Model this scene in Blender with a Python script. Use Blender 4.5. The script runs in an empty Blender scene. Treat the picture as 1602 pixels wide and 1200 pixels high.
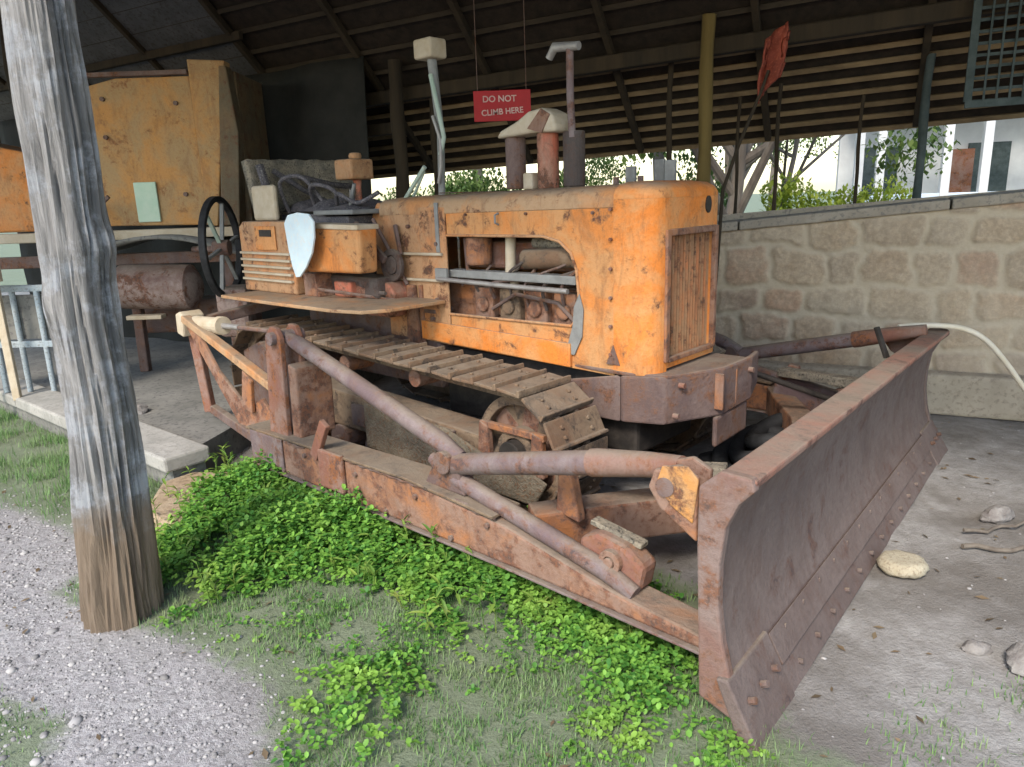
import bpy, math, random
import numpy as np
from mathutils import Vector, Matrix, noise
random.seed(7); rng = np.random.default_rng(7)
PI = math.pi
scn = bpy.context.scene

# ---------------------------------------------------------------- camera, sky, sun, exposure
cam_d = bpy.data.cameras.new('camera'); cam = bpy.data.objects.new('camera', cam_d)
scn.collection.objects.link(cam); scn.camera = cam
cam_d.sensor_width = 36.0; cam_d.lens = 36.0 * 1150.0 / 1602.0
cam_d.clip_start = 0.05; cam_d.clip_end = 500
cam.matrix_world = (Matrix.Translation((0, 0, 1.6)) @ Matrix.Rotation(PI/2 - math.radians(14.2), 4, 'X')
                    @ Matrix.Rotation(math.radians(-2.0), 4, 'Z'))
SUN_EL, SUN_AZ = math.radians(44), math.radians(205)      # azimuth measured clockwise from +Y
w = bpy.data.worlds.new('World'); scn.world = w; w.use_nodes = True
nt = w.node_tree; bg = nt.nodes['Background']
sky = nt.nodes.new('ShaderNodeTexSky'); sky.sky_type = 'NISHITA'; sky.sun_disc = False
sky.sun_elevation = SUN_EL; sky.sun_rotation = SUN_AZ
sky.air_density = 1.3; sky.dust_density = 1.2; sky.ozone_density = 1.0
nt.links.new(sky.outputs[0], bg.inputs[0]); bg.inputs[1].default_value = 0.15
sl = bpy.data.lights.new('sun', 'SUN'); sl.energy = 1.5; sl.angle = math.radians(14); sl.color = (1, .93, .82)
so = bpy.data.objects.new('sun', sl); scn.collection.objects.link(so)
sd = Vector((math.sin(SUN_AZ)*math.cos(SUN_EL), math.cos(SUN_AZ)*math.cos(SUN_EL), math.sin(SUN_EL)))
so.rotation_euler = sd.to_track_quat('Z', 'Y').to_euler()
scn.view_settings.view_transform = 'Standard'; scn.view_settings.look = 'None'
scn.view_settings.exposure = 1.42; scn.view_settings.gamma = 1.0

# ---------------------------------------------------------------- helpers
COL = scn.collection
def tag(o, label=None, cat=None, group=None, kind=None):
    if label: o['label'] = label
    if cat: o['category'] = cat
    if group: o['group'] = group
    if kind: o['kind'] = kind
    return o
def empty(name, loc=(0, 0, 0), rz=0, **k):
    o = bpy.data.objects.new(name, None); COL.objects.link(o)
    o.location = loc; o.rotation_euler = (0, 0, rz); o.empty_display_size = .2
    return tag(o, **k)
class MB:
    def __init__(s): s.v = []; s.f = []
    def add(s, vs, fs):
        n = len(s.v); s.v += [tuple(map(float, p)) for p in vs]; s.f += [tuple(n+i for i in f) for f in fs]; return s
    def box(s, x0, x1, y0, y1, z0, z1, mat=None):
        vs = [(x, y, z) for x in (x0, x1) for y in (y0, y1) for z in (z0, z1)]
        if mat is not None: vs = [mat @ Vector(p) for p in vs]
        return s.add(vs, [(0,1,3,2), (4,6,7,5), (0,4,5,1), (2,3,7,6), (0,2,6,4), (1,5,7,3)])
    def beam(s, a, b, w, h, up=(0, 0, 1)):
        a, b = Vector(a), Vector(b); d = (b-a); L = d.length; d.normalize()
        upv = Vector(up); x = d.cross(upv)
        if x.length < 1e-4: x = d.cross(Vector((1, 0, 0)))
        x.normalize(); y = x.cross(d)
        vs = []
        for p in (a, b):
            for sx, sy in ((-1,-1), (1,-1), (1,1), (-1,1)): vs.append(p + x*sx*w/2 + y*sy*h/2)
        return s.add(vs, [(0,3,2,1), (4,5,6,7), (0,1,5,4), (1,2,6,5), (2,3,7,6), (3,0,4,7)])
    def prism(s, pts, axis, a0, a1):
        """polygon of 2-D points extruded along axis; pts are the two other coordinates in xyz order"""
        def P(p, a):
            if axis == 'x': return (a, p[0], p[1])
            if axis == 'y': return (p[0], a, p[1])
            return (p[0], p[1], a)
        n = len(pts)
        vs = [P(p, a0) for p in pts] + [P(p, a1) for p in pts]
        fs = [tuple(range(n))[::-1], tuple(range(n, 2*n))] + [(i, (i+1) % n, n+(i+1) % n, n+i) for i in range(n)]
        return s.add(vs, fs)
    def tube(s, pts, r, n=12, cap=True):
        pts = [Vector(p) for p in pts]; m = len(pts)
        rs = r if isinstance(r, (list, tuple)) else [r]*m
        ref = None; vs = []
        for i, p in enumerate(pts):
            t = (pts[min(i+1, m-1)] - pts[max(i-1, 0)]).normalized()
            if ref is None:
                ref = t.cross(Vector((0, 0, 1)))
                if ref.length < .05: ref = t.cross(Vector((1, 0, 0)))
            ref = (ref - t*ref.dot(t)).normalized(); b = t.cross(ref)
            for k in range(n):
                a = 2*PI*k/n; vs.append(p + (ref*math.cos(a) + b*math.sin(a))*rs[i])
        fs = [(i*n+k, i*n+(k+1) % n, (i+1)*n+(k+1) % n, (i+1)*n+k) for i in range(m-1) for k in range(n)]
        if cap: fs += [tuple(range(n))[::-1], tuple((m-1)*n+k for k in range(n))]
        return s.add(vs, fs)
    def cyl(s, c, axis, r, h, n=24):
        c = Vector(c); a = {'x': Vector((1,0,0)), 'y': Vector((0,1,0)), 'z': Vector((0,0,1))}[axis]
        return s.tube([c - a*h/2, c + a*h/2], r, n)
    def ring(s, c, axis, r0, r1, h, n=32):
        c = Vector(c); a = {'x': Vector((1,0,0)), 'y': Vector((0,1,0)), 'z': Vector((0,0,1))}[axis]
        e = Vector((0,0,1)) if axis != 'z' else Vector((1,0,0)); f = a.cross(e)
        vs = []
        for k in range(n):
            d = e*math.cos(2*PI*k/n) + f*math.sin(2*PI*k/n)
            vs += [c+d*r0-a*h/2, c+d*r1-a*h/2, c+d*r1+a*h/2, c+d*r0+a*h/2]
        fs = []
        for k in range(n):
            q = (k+1) % n
            for j in range(4): fs.append((4*k+j, 4*q+j, 4*q+(j+1) % 4, 4*k+(j+1) % 4))
        return s.add(vs, fs)
    def warp(s, fn): s.v = [tuple(fn(Vector(p))) for p in s.v]; return s
    def build(s, name, mat, parent=None, bevel=0, smooth=False, label=None, segs=2):
        me = bpy.data.meshes.new(name); me.from_pydata(s.v, [], s.f)
        me.materials.append(mat)
        import bmesh
        bm = bmesh.new(); bm.from_mesh(me); bmesh.ops.recalc_face_normals(bm, faces=bm.faces); bm.to_mesh(me); bm.free()
        o = bpy.data.objects.new(name, me); COL.objects.link(o)
        if smooth:
            me.polygons.foreach_set('use_smooth', [True]*len(me.polygons))
            md = o.modifiers.new('edge', 'EDGE_SPLIT'); md.split_angle = math.radians(40)
        if bevel:
            b = o.modifiers.new('bevel', 'BEVEL'); b.width = bevel; b.segments = segs; b.limit_method = 'ANGLE'; b.angle_limit = math.radians(35)
        if parent: o.parent = parent
        if label: o['label'] = label
        return o
def smooth_path(P, n=6):
    out = []
    for i in range(len(P)-1):
        p0, p1, p2, p3 = P[max(0, i-1)], P[i], P[i+1], P[min(len(P)-1, i+2)]
        for k in range(n):
            t = k/n; out.append(.5*((2*p1)+(p2-p0)*t+(2*p0-5*p1+4*p2-p3)*t*t+(3*p1-p0-3*p2+p3)*t**3))
    return out+[P[-1]]
def np_mesh(name, V, F, mat, smooth=False, parent=None):
    """V (n,3) float, F (m,k) int, all faces of k corners"""
    me = bpy.data.meshes.new(name); k = F.shape[1]
    me.vertices.add(len(V)); me.vertices.foreach_set('co', V.astype(np.float32).ravel())
    me.loops.add(F.size); me.loops.foreach_set('vertex_index', F.astype(np.int32).ravel())
    me.polygons.add(len(F)); me.polygons.foreach_set('loop_start', np.arange(0, F.size, k, dtype=np.int32))
    me.polygons.foreach_set('loop_total', np.full(len(F), k, dtype=np.int32))
    if smooth: me.polygons.foreach_set('use_smooth', np.ones(len(F), dtype=bool))
    me.update(calc_edges=True); me.validate(); me.materials.append(mat)
    o = bpy.data.objects.new(name, me); COL.objects.link(o)
    if parent: o.parent = parent
    return o

# ---------------------------------------------------------------- materials
def nodes(name):
    m = bpy.data.materials.new(name); m.use_nodes = True
    t = m.node_tree; return m, t, t.nodes['Principled BSDF'], t.nodes, t.links
def N(t, kind, **k):
    n = t.nodes.new(kind)
    for a, b in k.items():
        if a in ('operation', 'blend_type', 'data_type', 'feature', 'distance', 'musgrave_type', 'attribute_name', 'noise_dimensions'): setattr(n, a, b)
        else: n.inputs[a].default_value = b
    return n
def coords(t, scale=(1, 1, 1), rot=(0, 0, 0)):
    tc = t.nodes.new('ShaderNodeTexCoord'); mp = t.nodes.new('ShaderNodeMapping')
    mp.inputs['Scale'].default_value = scale; mp.inputs['Rotation'].default_value = rot
    t.links.new(tc.outputs['Object'], mp.inputs['Vector']); return mp.outputs['Vector']
def ramp(t, src, stops):
    r = t.nodes.new('ShaderNodeValToRGB'); e = r.color_ramp.elements
    while len(e) < len(stops): e.new(.5)
    for el, (p, c) in zip(e, stops):
        el.position = p; el.color = (c, c, c, 1) if not isinstance(c, tuple) else (*c, 1)
    t.links.new(src, r.inputs[0]); return r.outputs[0]
def mix(t, f, a, b):
    m = t.nodes.new('ShaderNodeMix'); m.data_type = 'RGBA'
    for i, s in ((0, f), (6, a), (7, b)):
        if hasattr(s, 'links') or hasattr(s, 'is_linked'): t.links.new(s, m.inputs[i])
        else: m.inputs[i].default_value = (*s, 1) if isinstance(s, tuple) else s
    return m.outputs[2]
def nz(t, vec, scale, detail=6, rough=.6, dist=0):
    n = t.nodes.new('ShaderNodeTexNoise'); n.inputs['Scale'].default_value = scale
    n.inputs['Detail'].default_value = detail; n.inputs['Roughness'].default_value = rough; n.inputs['Distortion'].default_value = dist
    t.links.new(vec, n.inputs['Vector']); return n.outputs['Fac']
def bump(t, src, bsdf, strength=.4, dist=.01):
    b = t.nodes.new('ShaderNodeBump'); b.inputs['Strength'].default_value = strength; b.inputs['Distance'].default_value = dist
    t.links.new(src, b.inputs['Height']); t.links.new(b.outputs[0], bsdf.inputs['Normal'])
def paint(name, col, faded, rust=.45, fade=.5, rough=.62, rustc=(.16, .065, .035), dark=(.07, .045, .035), metal=0, scale=1.0):
    """old paint: sun-faded patches, dust, rust blooms, drips and chipped edges"""
    m, t, b, _, L = nodes(name)
    v = coords(t); vs = coords(t, (1, 1, .33))
    oi = t.nodes.new('ShaderNodeObjectInfo')
    off = t.nodes.new('ShaderNodeVectorMath'); off.operation = 'MULTIPLY_ADD'
    cx = t.nodes.new('ShaderNodeCombineXYZ')
    for k in range(3): L.new(oi.outputs['Random'], cx.inputs[k])
    L.new(cx.outputs[0], off.inputs[0]); off.inputs[1].default_value = (7, 11, 5); L.new(v, off.inputs[2]); v = off.outputs[0]
    big = nz(t, v, 3.1*scale, 6, .66, .5); med = nz(t, v, 8.5*scale, 9, .74, .3); drip = nz(t, vs, 10*scale, 8, .75, .6); fine = nz(t, v, 48*scale, 6, .7)
    c = mix(t, ramp(t, big, [(.40+(.5-fade)*.16, 1.0), (.56+(.5-fade)*.16, 0.0)]), faded, col)
    c = mix(t, ramp(t, drip, [(.50, 0.0), (.66, .62)]), c, tuple(x*.45 for x in rustc[:1])+tuple(x*.9 for x in rustc[1:]) if False else mix(t, big, rustc, tuple(x*.6 for x in faded)))
    c = mix(t, ramp(t, fine, [(.50, 0.0), (.70, .35)]), c, tuple(x*.5 for x in col))
    th = .66-rust*.24
    c = mix(t, ramp(t, med, [(th-.05, 0.0), (th+.01, .75)]), c, mix(t, fine, tuple(x*.8 for x in faded), rustc))
    rc = mix(t, ramp(t, fine, [(.38, 0.0), (.6, 1.0)]), dark, rustc)
    c = mix(t, ramp(t, med, [(th, 0.0), (th+.05, .95)]), c, rc)
    g = t.nodes.new('ShaderNodeNewGeometry')
    sn = t.nodes.new('ShaderNodeSeparateXYZ'); L.new(g.outputs['Normal'], sn.inputs[0])
    dm = t.nodes.new('ShaderNodeMath'); dm.operation = 'MULTIPLY'; L.new(ramp(t, sn.outputs[2], [(.55, 0.0), (.95, .8)]), dm.inputs[0]); L.new(ramp(t, big, [(.36, .35), (.6, 1.0)]), dm.inputs[1])
    c = mix(t, dm.outputs[0], c, mix(t, fine, (.17, .135, .10), (.29, .24, .185)))
    L.new(c, b.inputs['Base Color'])
    L.new(ramp(t, med, [(.3, rough-.12), (.65, min(1, rough+.25))]), b.inputs['Roughness'])
    b.inputs['Metallic'].default_value = metal
    b.inputs['Specular IOR Level'].default_value = .3
    h = t.nodes.new('ShaderNodeMath'); h.operation = 'ADD'; L.new(med, h.inputs[0]); L.new(fine, h.inputs[1])
    bump(t, h.outputs[0], b, .55, .010)
    return m
def simple(name, c1, c2, scale=6, rough=.8, stretch=(1, 1, 1), bstr=.3, metal=0, c3=None, dist=.01):
    m, t, b, _, L = nodes(name); v = coords(t, stretch)
    a = nz(t, v, scale, 8, .65); f = nz(t, v, scale*7, 5, .6)
    c = mix(t, ramp(t, a, [(.35, 0.0), (.65, 1.0)]), c1, c2)
    if c3: c = mix(t, ramp(t, f, [(.52, 0.0), (.66, 1.0)]), c, c3)
    L.new(c, b.inputs['Base Color']); b.inputs['Roughness'].default_value = rough; b.inputs['Metallic'].default_value = metal
    b.inputs['Specular IOR Level'].default_value = .3
    h = t.nodes.new('ShaderNodeMath'); h.operation = 'ADD'; L.new(a, h.inputs[0]); L.new(f, h.inputs[1])
    bump(t, h.outputs[0], b, bstr, dist); return m
M = {}
M['orange'] = paint('orange_paint', (.57, .205, .05), (.50, .255, .105), rust=.27, fade=.5)
M['orange_bright'] = paint('orange_paint_bright', (.66, .205, .035), (.58, .27, .10), rust=.2, fade=.35)
M['hood_top'] = paint('dusty_hood_paint', (.48, .22, .085), (.40, .26, .15), rust=.25, fade=.75)
M['pink'] = paint('faded_red_orange_paint', (.45, .13, .075), (.36, .2, .14), rust=.5, fade=.5)
M['peach'] = paint('faded_peach_paint', (.52, .215, .08), (.44, .255, .135), rust=.36, fade=.6)
M['grille'] = paint('grille_rust', (.40, .155, .065), (.30, .17, .09), rust=.4, fade=.5)
M['rust'] = paint('brown_rust', (.120, .080, .072), (.17, .12, .105), rust=.5, fade=.5, rough=.8, rustc=(.19, .085, .045), dark=(.06, .042, .038))
M['rust_red'] = paint('red_rust', (.21, .090, .062), (.24, .15, .12), rust=.55, fade=.5, rough=.8, rustc=(.26, .095, .035), dark=(.08, .05, .045))
M['rust_orange'] = paint('orange_rust', (.33, .135, .055), (.25, .155, .115), rust=.6, fade=.6, rough=.8, rustc=(.19, .08, .045), dark=(.085, .055, .045))
M['blade'] = paint('blade_steel', (.125, .090, .080), (.155, .116, .104), rust=.24, fade=.6, rough=.6, rustc=(.13, .07, .052), dark=(.07, .052, .052), scale=.8)
M['blade_top'] = paint('blade_top_rust', (.33, .145, .10), (.32, .20, .155), rust=.42, fade=.5, rough=.8, rustc=(.17, .08, .06), dark=(.1, .06, .05))
M['pipe'] = paint('strut_steel', (.135, .092, .095), (.20, .155, .15), rust=.5, fade=.5, rough=.5, rustc=(.18, .085, .055), dark=(.07, .05, .05))
M['track'] = paint('track_steel', (.17, .10, .06), (.205, .145, .095), rust=.55, fade=.6, rough=.9, rustc=(.12, .08, .055), dark=(.05, .042, .035))
M['lug_paint'] = paint('chipped_lug_paint', (.52, .22, .05), (.42, .24, .11), rust=.62, fade=.4)
M['mud'] = simple('caked_mud_steel', (.11, .09, .065), (.20, .165, .12), 11, .95, c3=(.15, .08, .045), bstr=.7, dist=.02)
M['dark_rust'] = paint('dark_rust', (.07, .055, .05), (.11, .09, .08), rust=.5, fade=.5, rustc=(.1, .055, .04), dark=(.035, .03, .03))
M['blade_end'] = paint('blade_end_rust', (.185, .105, .085), (.21, .15, .13), rust=.45, fade=.5, rough=.8, rustc=(.2, .09, .05), dark=(.09, .06, .05))
M['dark'] = simple('dark_grease', (.02, .017, .015), (.05, .04, .033), 9, .75)
M['black_rubber'] = simple('black_rubber', (.012, .012, .013), (.03, .03, .032), 12, .7)
M['seat'] = simple('worn_dark_vinyl', (.045, .042, .05), (.12, .11, .12), 14, .75, c3=(.2, .18, .17))
M['seat_back'] = simple('torn_grey_vinyl', (.15, .135, .11), (.32, .27, .20), 12, .85, c3=(.07, .065, .055), bstr=.7, dist=.02)
M['cream'] = simple('cream_metal', (.50, .43, .33), (.40, .32, .22), 8, .7)
M['white_plate'] = simple('pale_blue_white_paint', (.60, .72, .76), (.52, .62, .68), 6, .6, c3=(.62, .66, .66))
M['silver'] = simple('worn_bare_steel', (.36, .34, .32), (.24, .22, .21), 10, .45, metal=.4)
M['grey_steel'] = simple('grey_steel', (.17, .17, .165), (.25, .25, .24), 10, .6)
M['pale_green'] = simple('pale_green_paint', (.30, .40, .33), (.42, .47, .40), 10, .6)
M['green'] = simple('dark_green_paint', (.05, .10, .06), (.10, .09, .06), 9, .6)
M['sign_red'] = simple('sign_red_paint', (.42, .012, .02), (.34, .012, .016), 5, .5, bstr=.1)
M['sign_white'] = simple('sign_letter_paint', (.62, .45, .42), (.5, .3, .28), 9, .6)
M['flag'] = simple('red_painted_tin', (.26, .05, .026), (.17, .04, .028), 9, .7, c3=(.33, .09, .05))
M['yellow'] = paint('old_yellow_paint', (.47, .235, .075), (.37, .24, .115), rust=.24, fade=.5, rustc=(.30, .13, .055), dark=(.18, .09, .045))
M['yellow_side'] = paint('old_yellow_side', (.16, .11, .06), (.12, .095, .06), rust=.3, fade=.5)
M['plate_green'] = simple('pale_green_plate', (.40, .55, .42), (.5, .6, .48), 7, .6)
M['tank'] = paint('rusty_tank', (.15, .09, .075), (.28, .21, .18), rust=.5, fade=.6)
M['blue_grey'] = simple('blue_grey_rail_paint', (.26, .32, .36), (.36, .40, .42), 9, .6, c3=(.2, .2, .2))
M['hose'] = simple('cream_plastic_hose', (.62, .55, .42), (.70, .64, .54), 8, .5, bstr=.1)
M['leaf_bg'] = simple('far_foliage', (.07, .12, .03), (.14, .19, .05), 2, .8)
M['leaf_yellow'] = simple('yellow_green_foliage', (.26, .32, .03), (.16, .25, .04), 3, .8)
M['bark_bg'] = simple('brown_bark', (.10, .08, .065), (.19, .16, .13), 8, .9, (1, 1, .2))
M['white_wall'] = simple('white_render', (.5, .5, .5), (.6, .6, .59), 3, .85, bstr=.1)
M['net'] = simple('dark_blue_green_mesh', (.035, .05, .05), (.07, .09, .09), 9, .8)
M['concrete'] = simple('pale_concrete', (.27, .26, .235), (.38, .36, .33), 5, .9, c3=(.25, .24, .22))
M['slab'] = simple('slab_concrete', (.15, .145, .13), (.22, .21, .19), 4, .95, c3=(.11, .105, .1))
M['brownstone'] = simple('brown_stone', (.30, .21, .13), (.38, .29, .2), 4, .9, c3=(.22, .16, .1), bstr=.6, dist=.02)
M['stone'] = simple('pale_stone', (.36, .31, .22), (.46, .41, .31), 12, .9, c3=(.26, .21, .15), bstr=.5)
M['rock'] = simple('grey_rock', (.17, .15, .14), (.31, .29, .27), 12, .9, bstr=.6)
M['post_wood'] = simple('dark_post_wood', (.025, .02, .014), (.05, .036, .022), 7, .9, (1, 1, .12))
M['post_ochre'] = simple('ochre_post_wood', (.10, .07, .022), (.16, .115, .04), 7, .9, (1, 1, .12))
M['batten_lit'] = simple('lit_batten_wood', (.23, .165, .095), (.12, .085, .05), 7, .9, (.2, 1, 1))  # outside light on the battens near the eave, painted into the wood colour
M['batten'] = simple('shaded_batten_wood', (.05, .038, .026), (.025, .02, .014), 7, .9, (.2, 1, 1))  # same wood, with the shade higher under the roof put into its colour
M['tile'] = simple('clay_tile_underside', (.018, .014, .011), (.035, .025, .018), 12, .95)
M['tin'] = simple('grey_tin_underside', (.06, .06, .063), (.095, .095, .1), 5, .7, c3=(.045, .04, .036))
M['sheet_black'] = simple('black_sheet', (.012, .013, .012), (.022, .022, .02), 4, .8)
M['road_far'] = simple('far_ground', (.3, .27, .2), (.22, .24, .12), .6, .95)

def wood_post():
    m, t, b, _, L = nodes('weathered_log'); v = coords(t, (1, 1, .09)); u = coords(t)
    g = nz(t, v, 34, 9, .75, 1.2); big = nz(t, v, 6, 5, .6); blot = nz(t, u, 7, 8, .7)
    c = mix(t, ramp(t, g, [(.34, 0.0), (.62, 1.0)]), (.125, .118, .112), (.315, .30, .285))
    c = mix(t, ramp(t, big, [(.45, 0.0), (.62, .8)]), c, (.085, .085, .085))
    c = mix(t, ramp(t, blot, [(.50, 0.0), (.62, .75)]), c, (.36, .37, .39))
    sep = t.nodes.new('ShaderNodeSeparateXYZ'); L.new(u, sep.inputs[0])
    zz = t.nodes.new('ShaderNodeMath'); zz.operation = 'MULTIPLY_ADD'; L.new(blot, zz.inputs[0]); zz.inputs[1].default_value = .5; L.new(sep.outputs[2], zz.inputs[2])
    c = mix(t, ramp(t, zz.outputs[0], [(.62, 1.0), (.82, 0.0)]), c, mix(t, g, (.10, .07, .045), (.27, .20, .14)))
    L.new(c, b.inputs['Base Color']); b.inputs['Roughness'].default_value = .9
    bump(t, g, b, .9, .02); return m
M['log'] = wood_post()
def stone_wall():
    m, t, b, _, L = nodes('rubble_masonry'); v = coords(t)
    def at(n):
        a = t.nodes.new('ShaderNodeAttribute'); a.attribute_name = n; return a.outputs['Fac']
    n1 = nz(t, v, 6, 8, .7); n2 = nz(t, v, 32, 6, .7); n3 = nz(t, v, 1.3, 4, .5)
    c = ramp(t, at('tone'), [(0, (.44, .305, .19)), (.3, (.37, .31, .24)), (.55, (.47, .345, .225)), (.75, (.42, .265, .18)), (.93, (.27, .24, .21)), (1, (.18, .16, .155))])
    c = mix(t, ramp(t, n1, [(.38, .1), (.62, .7)]), c, (.52, .42, .31))
    c = mix(t, ramp(t, n2, [(.42, .35), (.6, 0.0)]), c, (.16, .13, .10))
    mort = mix(t, n2, (.40, .335, .25), (.55, .47, .36))
    c = mix(t, at('stone'), mort, c)
    c = mix(t, ramp(t, n3, [(.42, 0.0), (.66, .6)]), c, (.50, .42, .315))
    L.new(c, b.inputs['Base Color']); b.inputs['Roughness'].default_value = .93
    h = t.nodes.new('ShaderNodeMath'); h.operation = 'ADD'; L.new(n1, h.inputs[0]); L.new(n2, h.inputs[1])
    bump(t, h.outputs[0], b, .6, .012); return m
M['masonry'] = stone_wall()
def ground_mat():
    m, t, b, _, L = nodes('yard_ground'); v = coords(t)
    def attr(n):
        a = t.nodes.new('ShaderNodeAttribute'); a.attribute_name = n; return a.outputs['Fac']
    n0 = nz(t, v, 1.7, 6, .6); n1 = nz(t, v, 14, 8, .7); n2 = nz(t, v, 75, 4, .7)
    vo = t.nodes.new('ShaderNodeTexVoronoi'); vo.inputs['Scale'].default_value = 75; L.new(v, vo.inputs['Vector'])
    sp = t.nodes.new('ShaderNodeSeparateColor'); L.new(vo.outputs['Color'], sp.inputs[0])
    dirt = mix(t, ramp(t, n1, [(.35, 0.0), (.65, 1.0)]), (.24, .222, .205), (.36, .342, .325))
    dirt = mix(t, ramp(t, n0, [(.4, 0.0), (.62, .8)]), dirt, (.13, .112, .095))
    grav = mix(t, sp.outputs[0], (.19, .176, .172), (.40, .378, .37))
    grav = mix(t, ramp(t, n1, [(.42, 0.0), (.66, .7)]), grav, (.34, .31, .31))
    moss = mix(t, n1, (.10, .13, .06), (.20, .23, .145))
    c = mix(t, attr('gravel'), dirt, grav)
    nn = t.nodes.new('ShaderNodeMath'); nn.operation = 'MULTIPLY_ADD'; L.new(n1, nn.inputs[0]); nn.inputs[1].default_value = .9; L.new(attr('grass'), nn.inputs[2])
    c = mix(t, ramp(t, nn.outputs[0], [(.72, 0.0), (1.1, .9)]), c, moss)
    L.new(c, b.inputs['Base Color']); b.inputs['Roughness'].default_value = .95
    h = t.nodes.new('ShaderNodeMath'); h.operation = 'ADD'; L.new(n1, h.inputs[0]); L.new(n2, h.inputs[1])
    bump(t, h.outputs[0], b, .6, .02); return m
M['ground'] = ground_mat()
def leaf_mat(name, c1, c2, c3):
    m, t, b, _, L = nodes(name)
    g = t.nodes.new('ShaderNodeNewGeometry')
    v = coords(t); n = nz(t, v, 3, 3, .5)
    c = mix(t, g.outputs['Random Per Island'], c1, c2)
    c = mix(t, ramp(t, n, [(.5, 0.0), (.7, .7)]), c, c3)
    L.new(c, b.inputs['Base Color']); b.inputs['Roughness'].default_value = .55
    b.inputs['Specular IOR Level'].default_value = .3
    tr = t.nodes.new('ShaderNodeBsdfTranslucent'); L.new(c, tr.inputs[0])
    ms = t.nodes.new('ShaderNodeMixShader'); ms.inputs[0].default_value = .3
    L.new(b.outputs[0], ms.inputs[1]); L.new(tr.outputs[0], ms.inputs[2]); L.new(ms.outputs[0], t.nodes['Material Output'].inputs[0])
    return m
M['clover'] = leaf_mat('ground_cover_leaf', (.05, .17, .03), (.23, .45, .07), (.34, .50, .09))
M['weed'] = leaf_mat('weed_leaf', (.07, .17, .03), (.26, .38, .07), (.36, .36, .10))
M['blade_grass'] = leaf_mat('grass_blade', (.09, .20, .06), (.24, .36, .13), (.31, .36, .19))
M['far_leaf'] = leaf_mat('tree_leaf', (.05, .10, .02), (.13, .20, .05), (.16, .2, .05))
M['bush_leaf'] = leaf_mat('yellow_bush_leaf', (.25, .32, .03), (.4, .45, .06), (.2, .3, .04))

# ---------------------------------------------------------------- ground
def inpoly(x, y, poly):
    c = np.zeros(x.shape, bool); n = len(poly)
    for i in range(n):
        x0, y0 = poly[i]; x1, y1 = poly[(i+1) % n]
        cond = ((y0 > y) != (y1 > y)) & (x < (x1-x0)*(y-y0)/(y1-y0+1e-12)+x0); c ^= cond
    return c
def sdist(x, y, poly):
    """signed distance, positive inside"""
    d = np.full(x.shape, 1e9); n = len(poly)
    for i in range(n):
        a = np.array(poly[i]); b = np.array(poly[(i+1) % n]); e = b-a
        t = np.clip(((x-a[0])*e[0]+(y-a[1])*e[1])/(e@e), 0, 1)
        d = np.minimum(d, np.hypot(x-a[0]-t*e[0], y-a[1]-t*e[1]))
    return np.where(inpoly(x, y, poly), d, -d)
GRAVEL = [(-6, -3), (-6, 3.2), (-3.6, 4.35), (-2.3, 3.6), (-1.75, 3.1), (-1.6, 2.55), (-1.1, 2.4), (-.85, 2.15), (-.72, 1.6), (-.4, .8), (.2, -3)]
GRASS1 = [(-2.0, 2.9), (-1.2, 2.45), (-.85, 2.2), (-.7, 1.7), (-.5, 1.2), (.3, 1.0), (.9, 1.2), (1.05, 1.65), (.75, 1.85), (.85, 2.6), (-.3, 3.9), (-1.8, 4.6)]
GRASS2 = [(-7, 4.0), (-3.7, 4.45), (-2.3, 3.55), (-1.5, 2.9), (-1.8, 4.1), (-4.2, 6.2), (-9, 10), (-12, 6)]
GRASS3 = [(-2.2, 2.35), (-1.5, 2.05), (-1.35, 1.3), (-1.6, .5), (-3, 1)]
def gh(x, y):
    return .018*noise.noise((x*1.3, y*1.3, 0)) + .008*noise.noise((x*6, y*6, 3))
def make_ground():
    xs = np.concatenate([[-150, -60, -25, -12, -8], np.arange(-6, 6.01, .06), [8, 12, 25, 60, 150]])
    ys = np.concatenate([[-60, -20, -6, -2], np.arange(-1, 9.01, .06), [10, 13, 20, 40, 90, 250]])
    X, Y = np.meshgrid(xs, ys); x = X.ravel(); y = Y.ravel()
    z = np.array([gh(a, b) if abs(a) < 7 and -2 < b < 10 else 0 for a, b in zip(x, y)])
    V = np.stack([x, y, z], 1); nx, ny = len(xs), len(ys)
    i = np.arange(ny-1)[:, None]*nx + np.arange(nx-1)[None]; i = i.ravel()
    F = np.stack([i, i+1, i+nx+1, i+nx], 1)
    o = np_mesh('ground', V, F, M['ground'], True); tag(o, kind='structure')
    me = o.data
    gr = np.clip(sdist(x, y, GRAVEL)/.35+.5, 0, 1)
    gs = np.maximum.reduce([np.clip(sdist(x, y, p)/.3+.45, 0, 1) for p in (GRASS1, GRASS2, GRASS3)])
    gs = np.maximum(gs, (y > 9)*.8)
    for n, a in (('gravel', gr), ('grass', gs)):
        at = me.attributes.new(n, 'FLOAT', 'POINT'); at.data.foreach_set('value', a.astype(np.float32))
    return o
make_ground()

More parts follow.
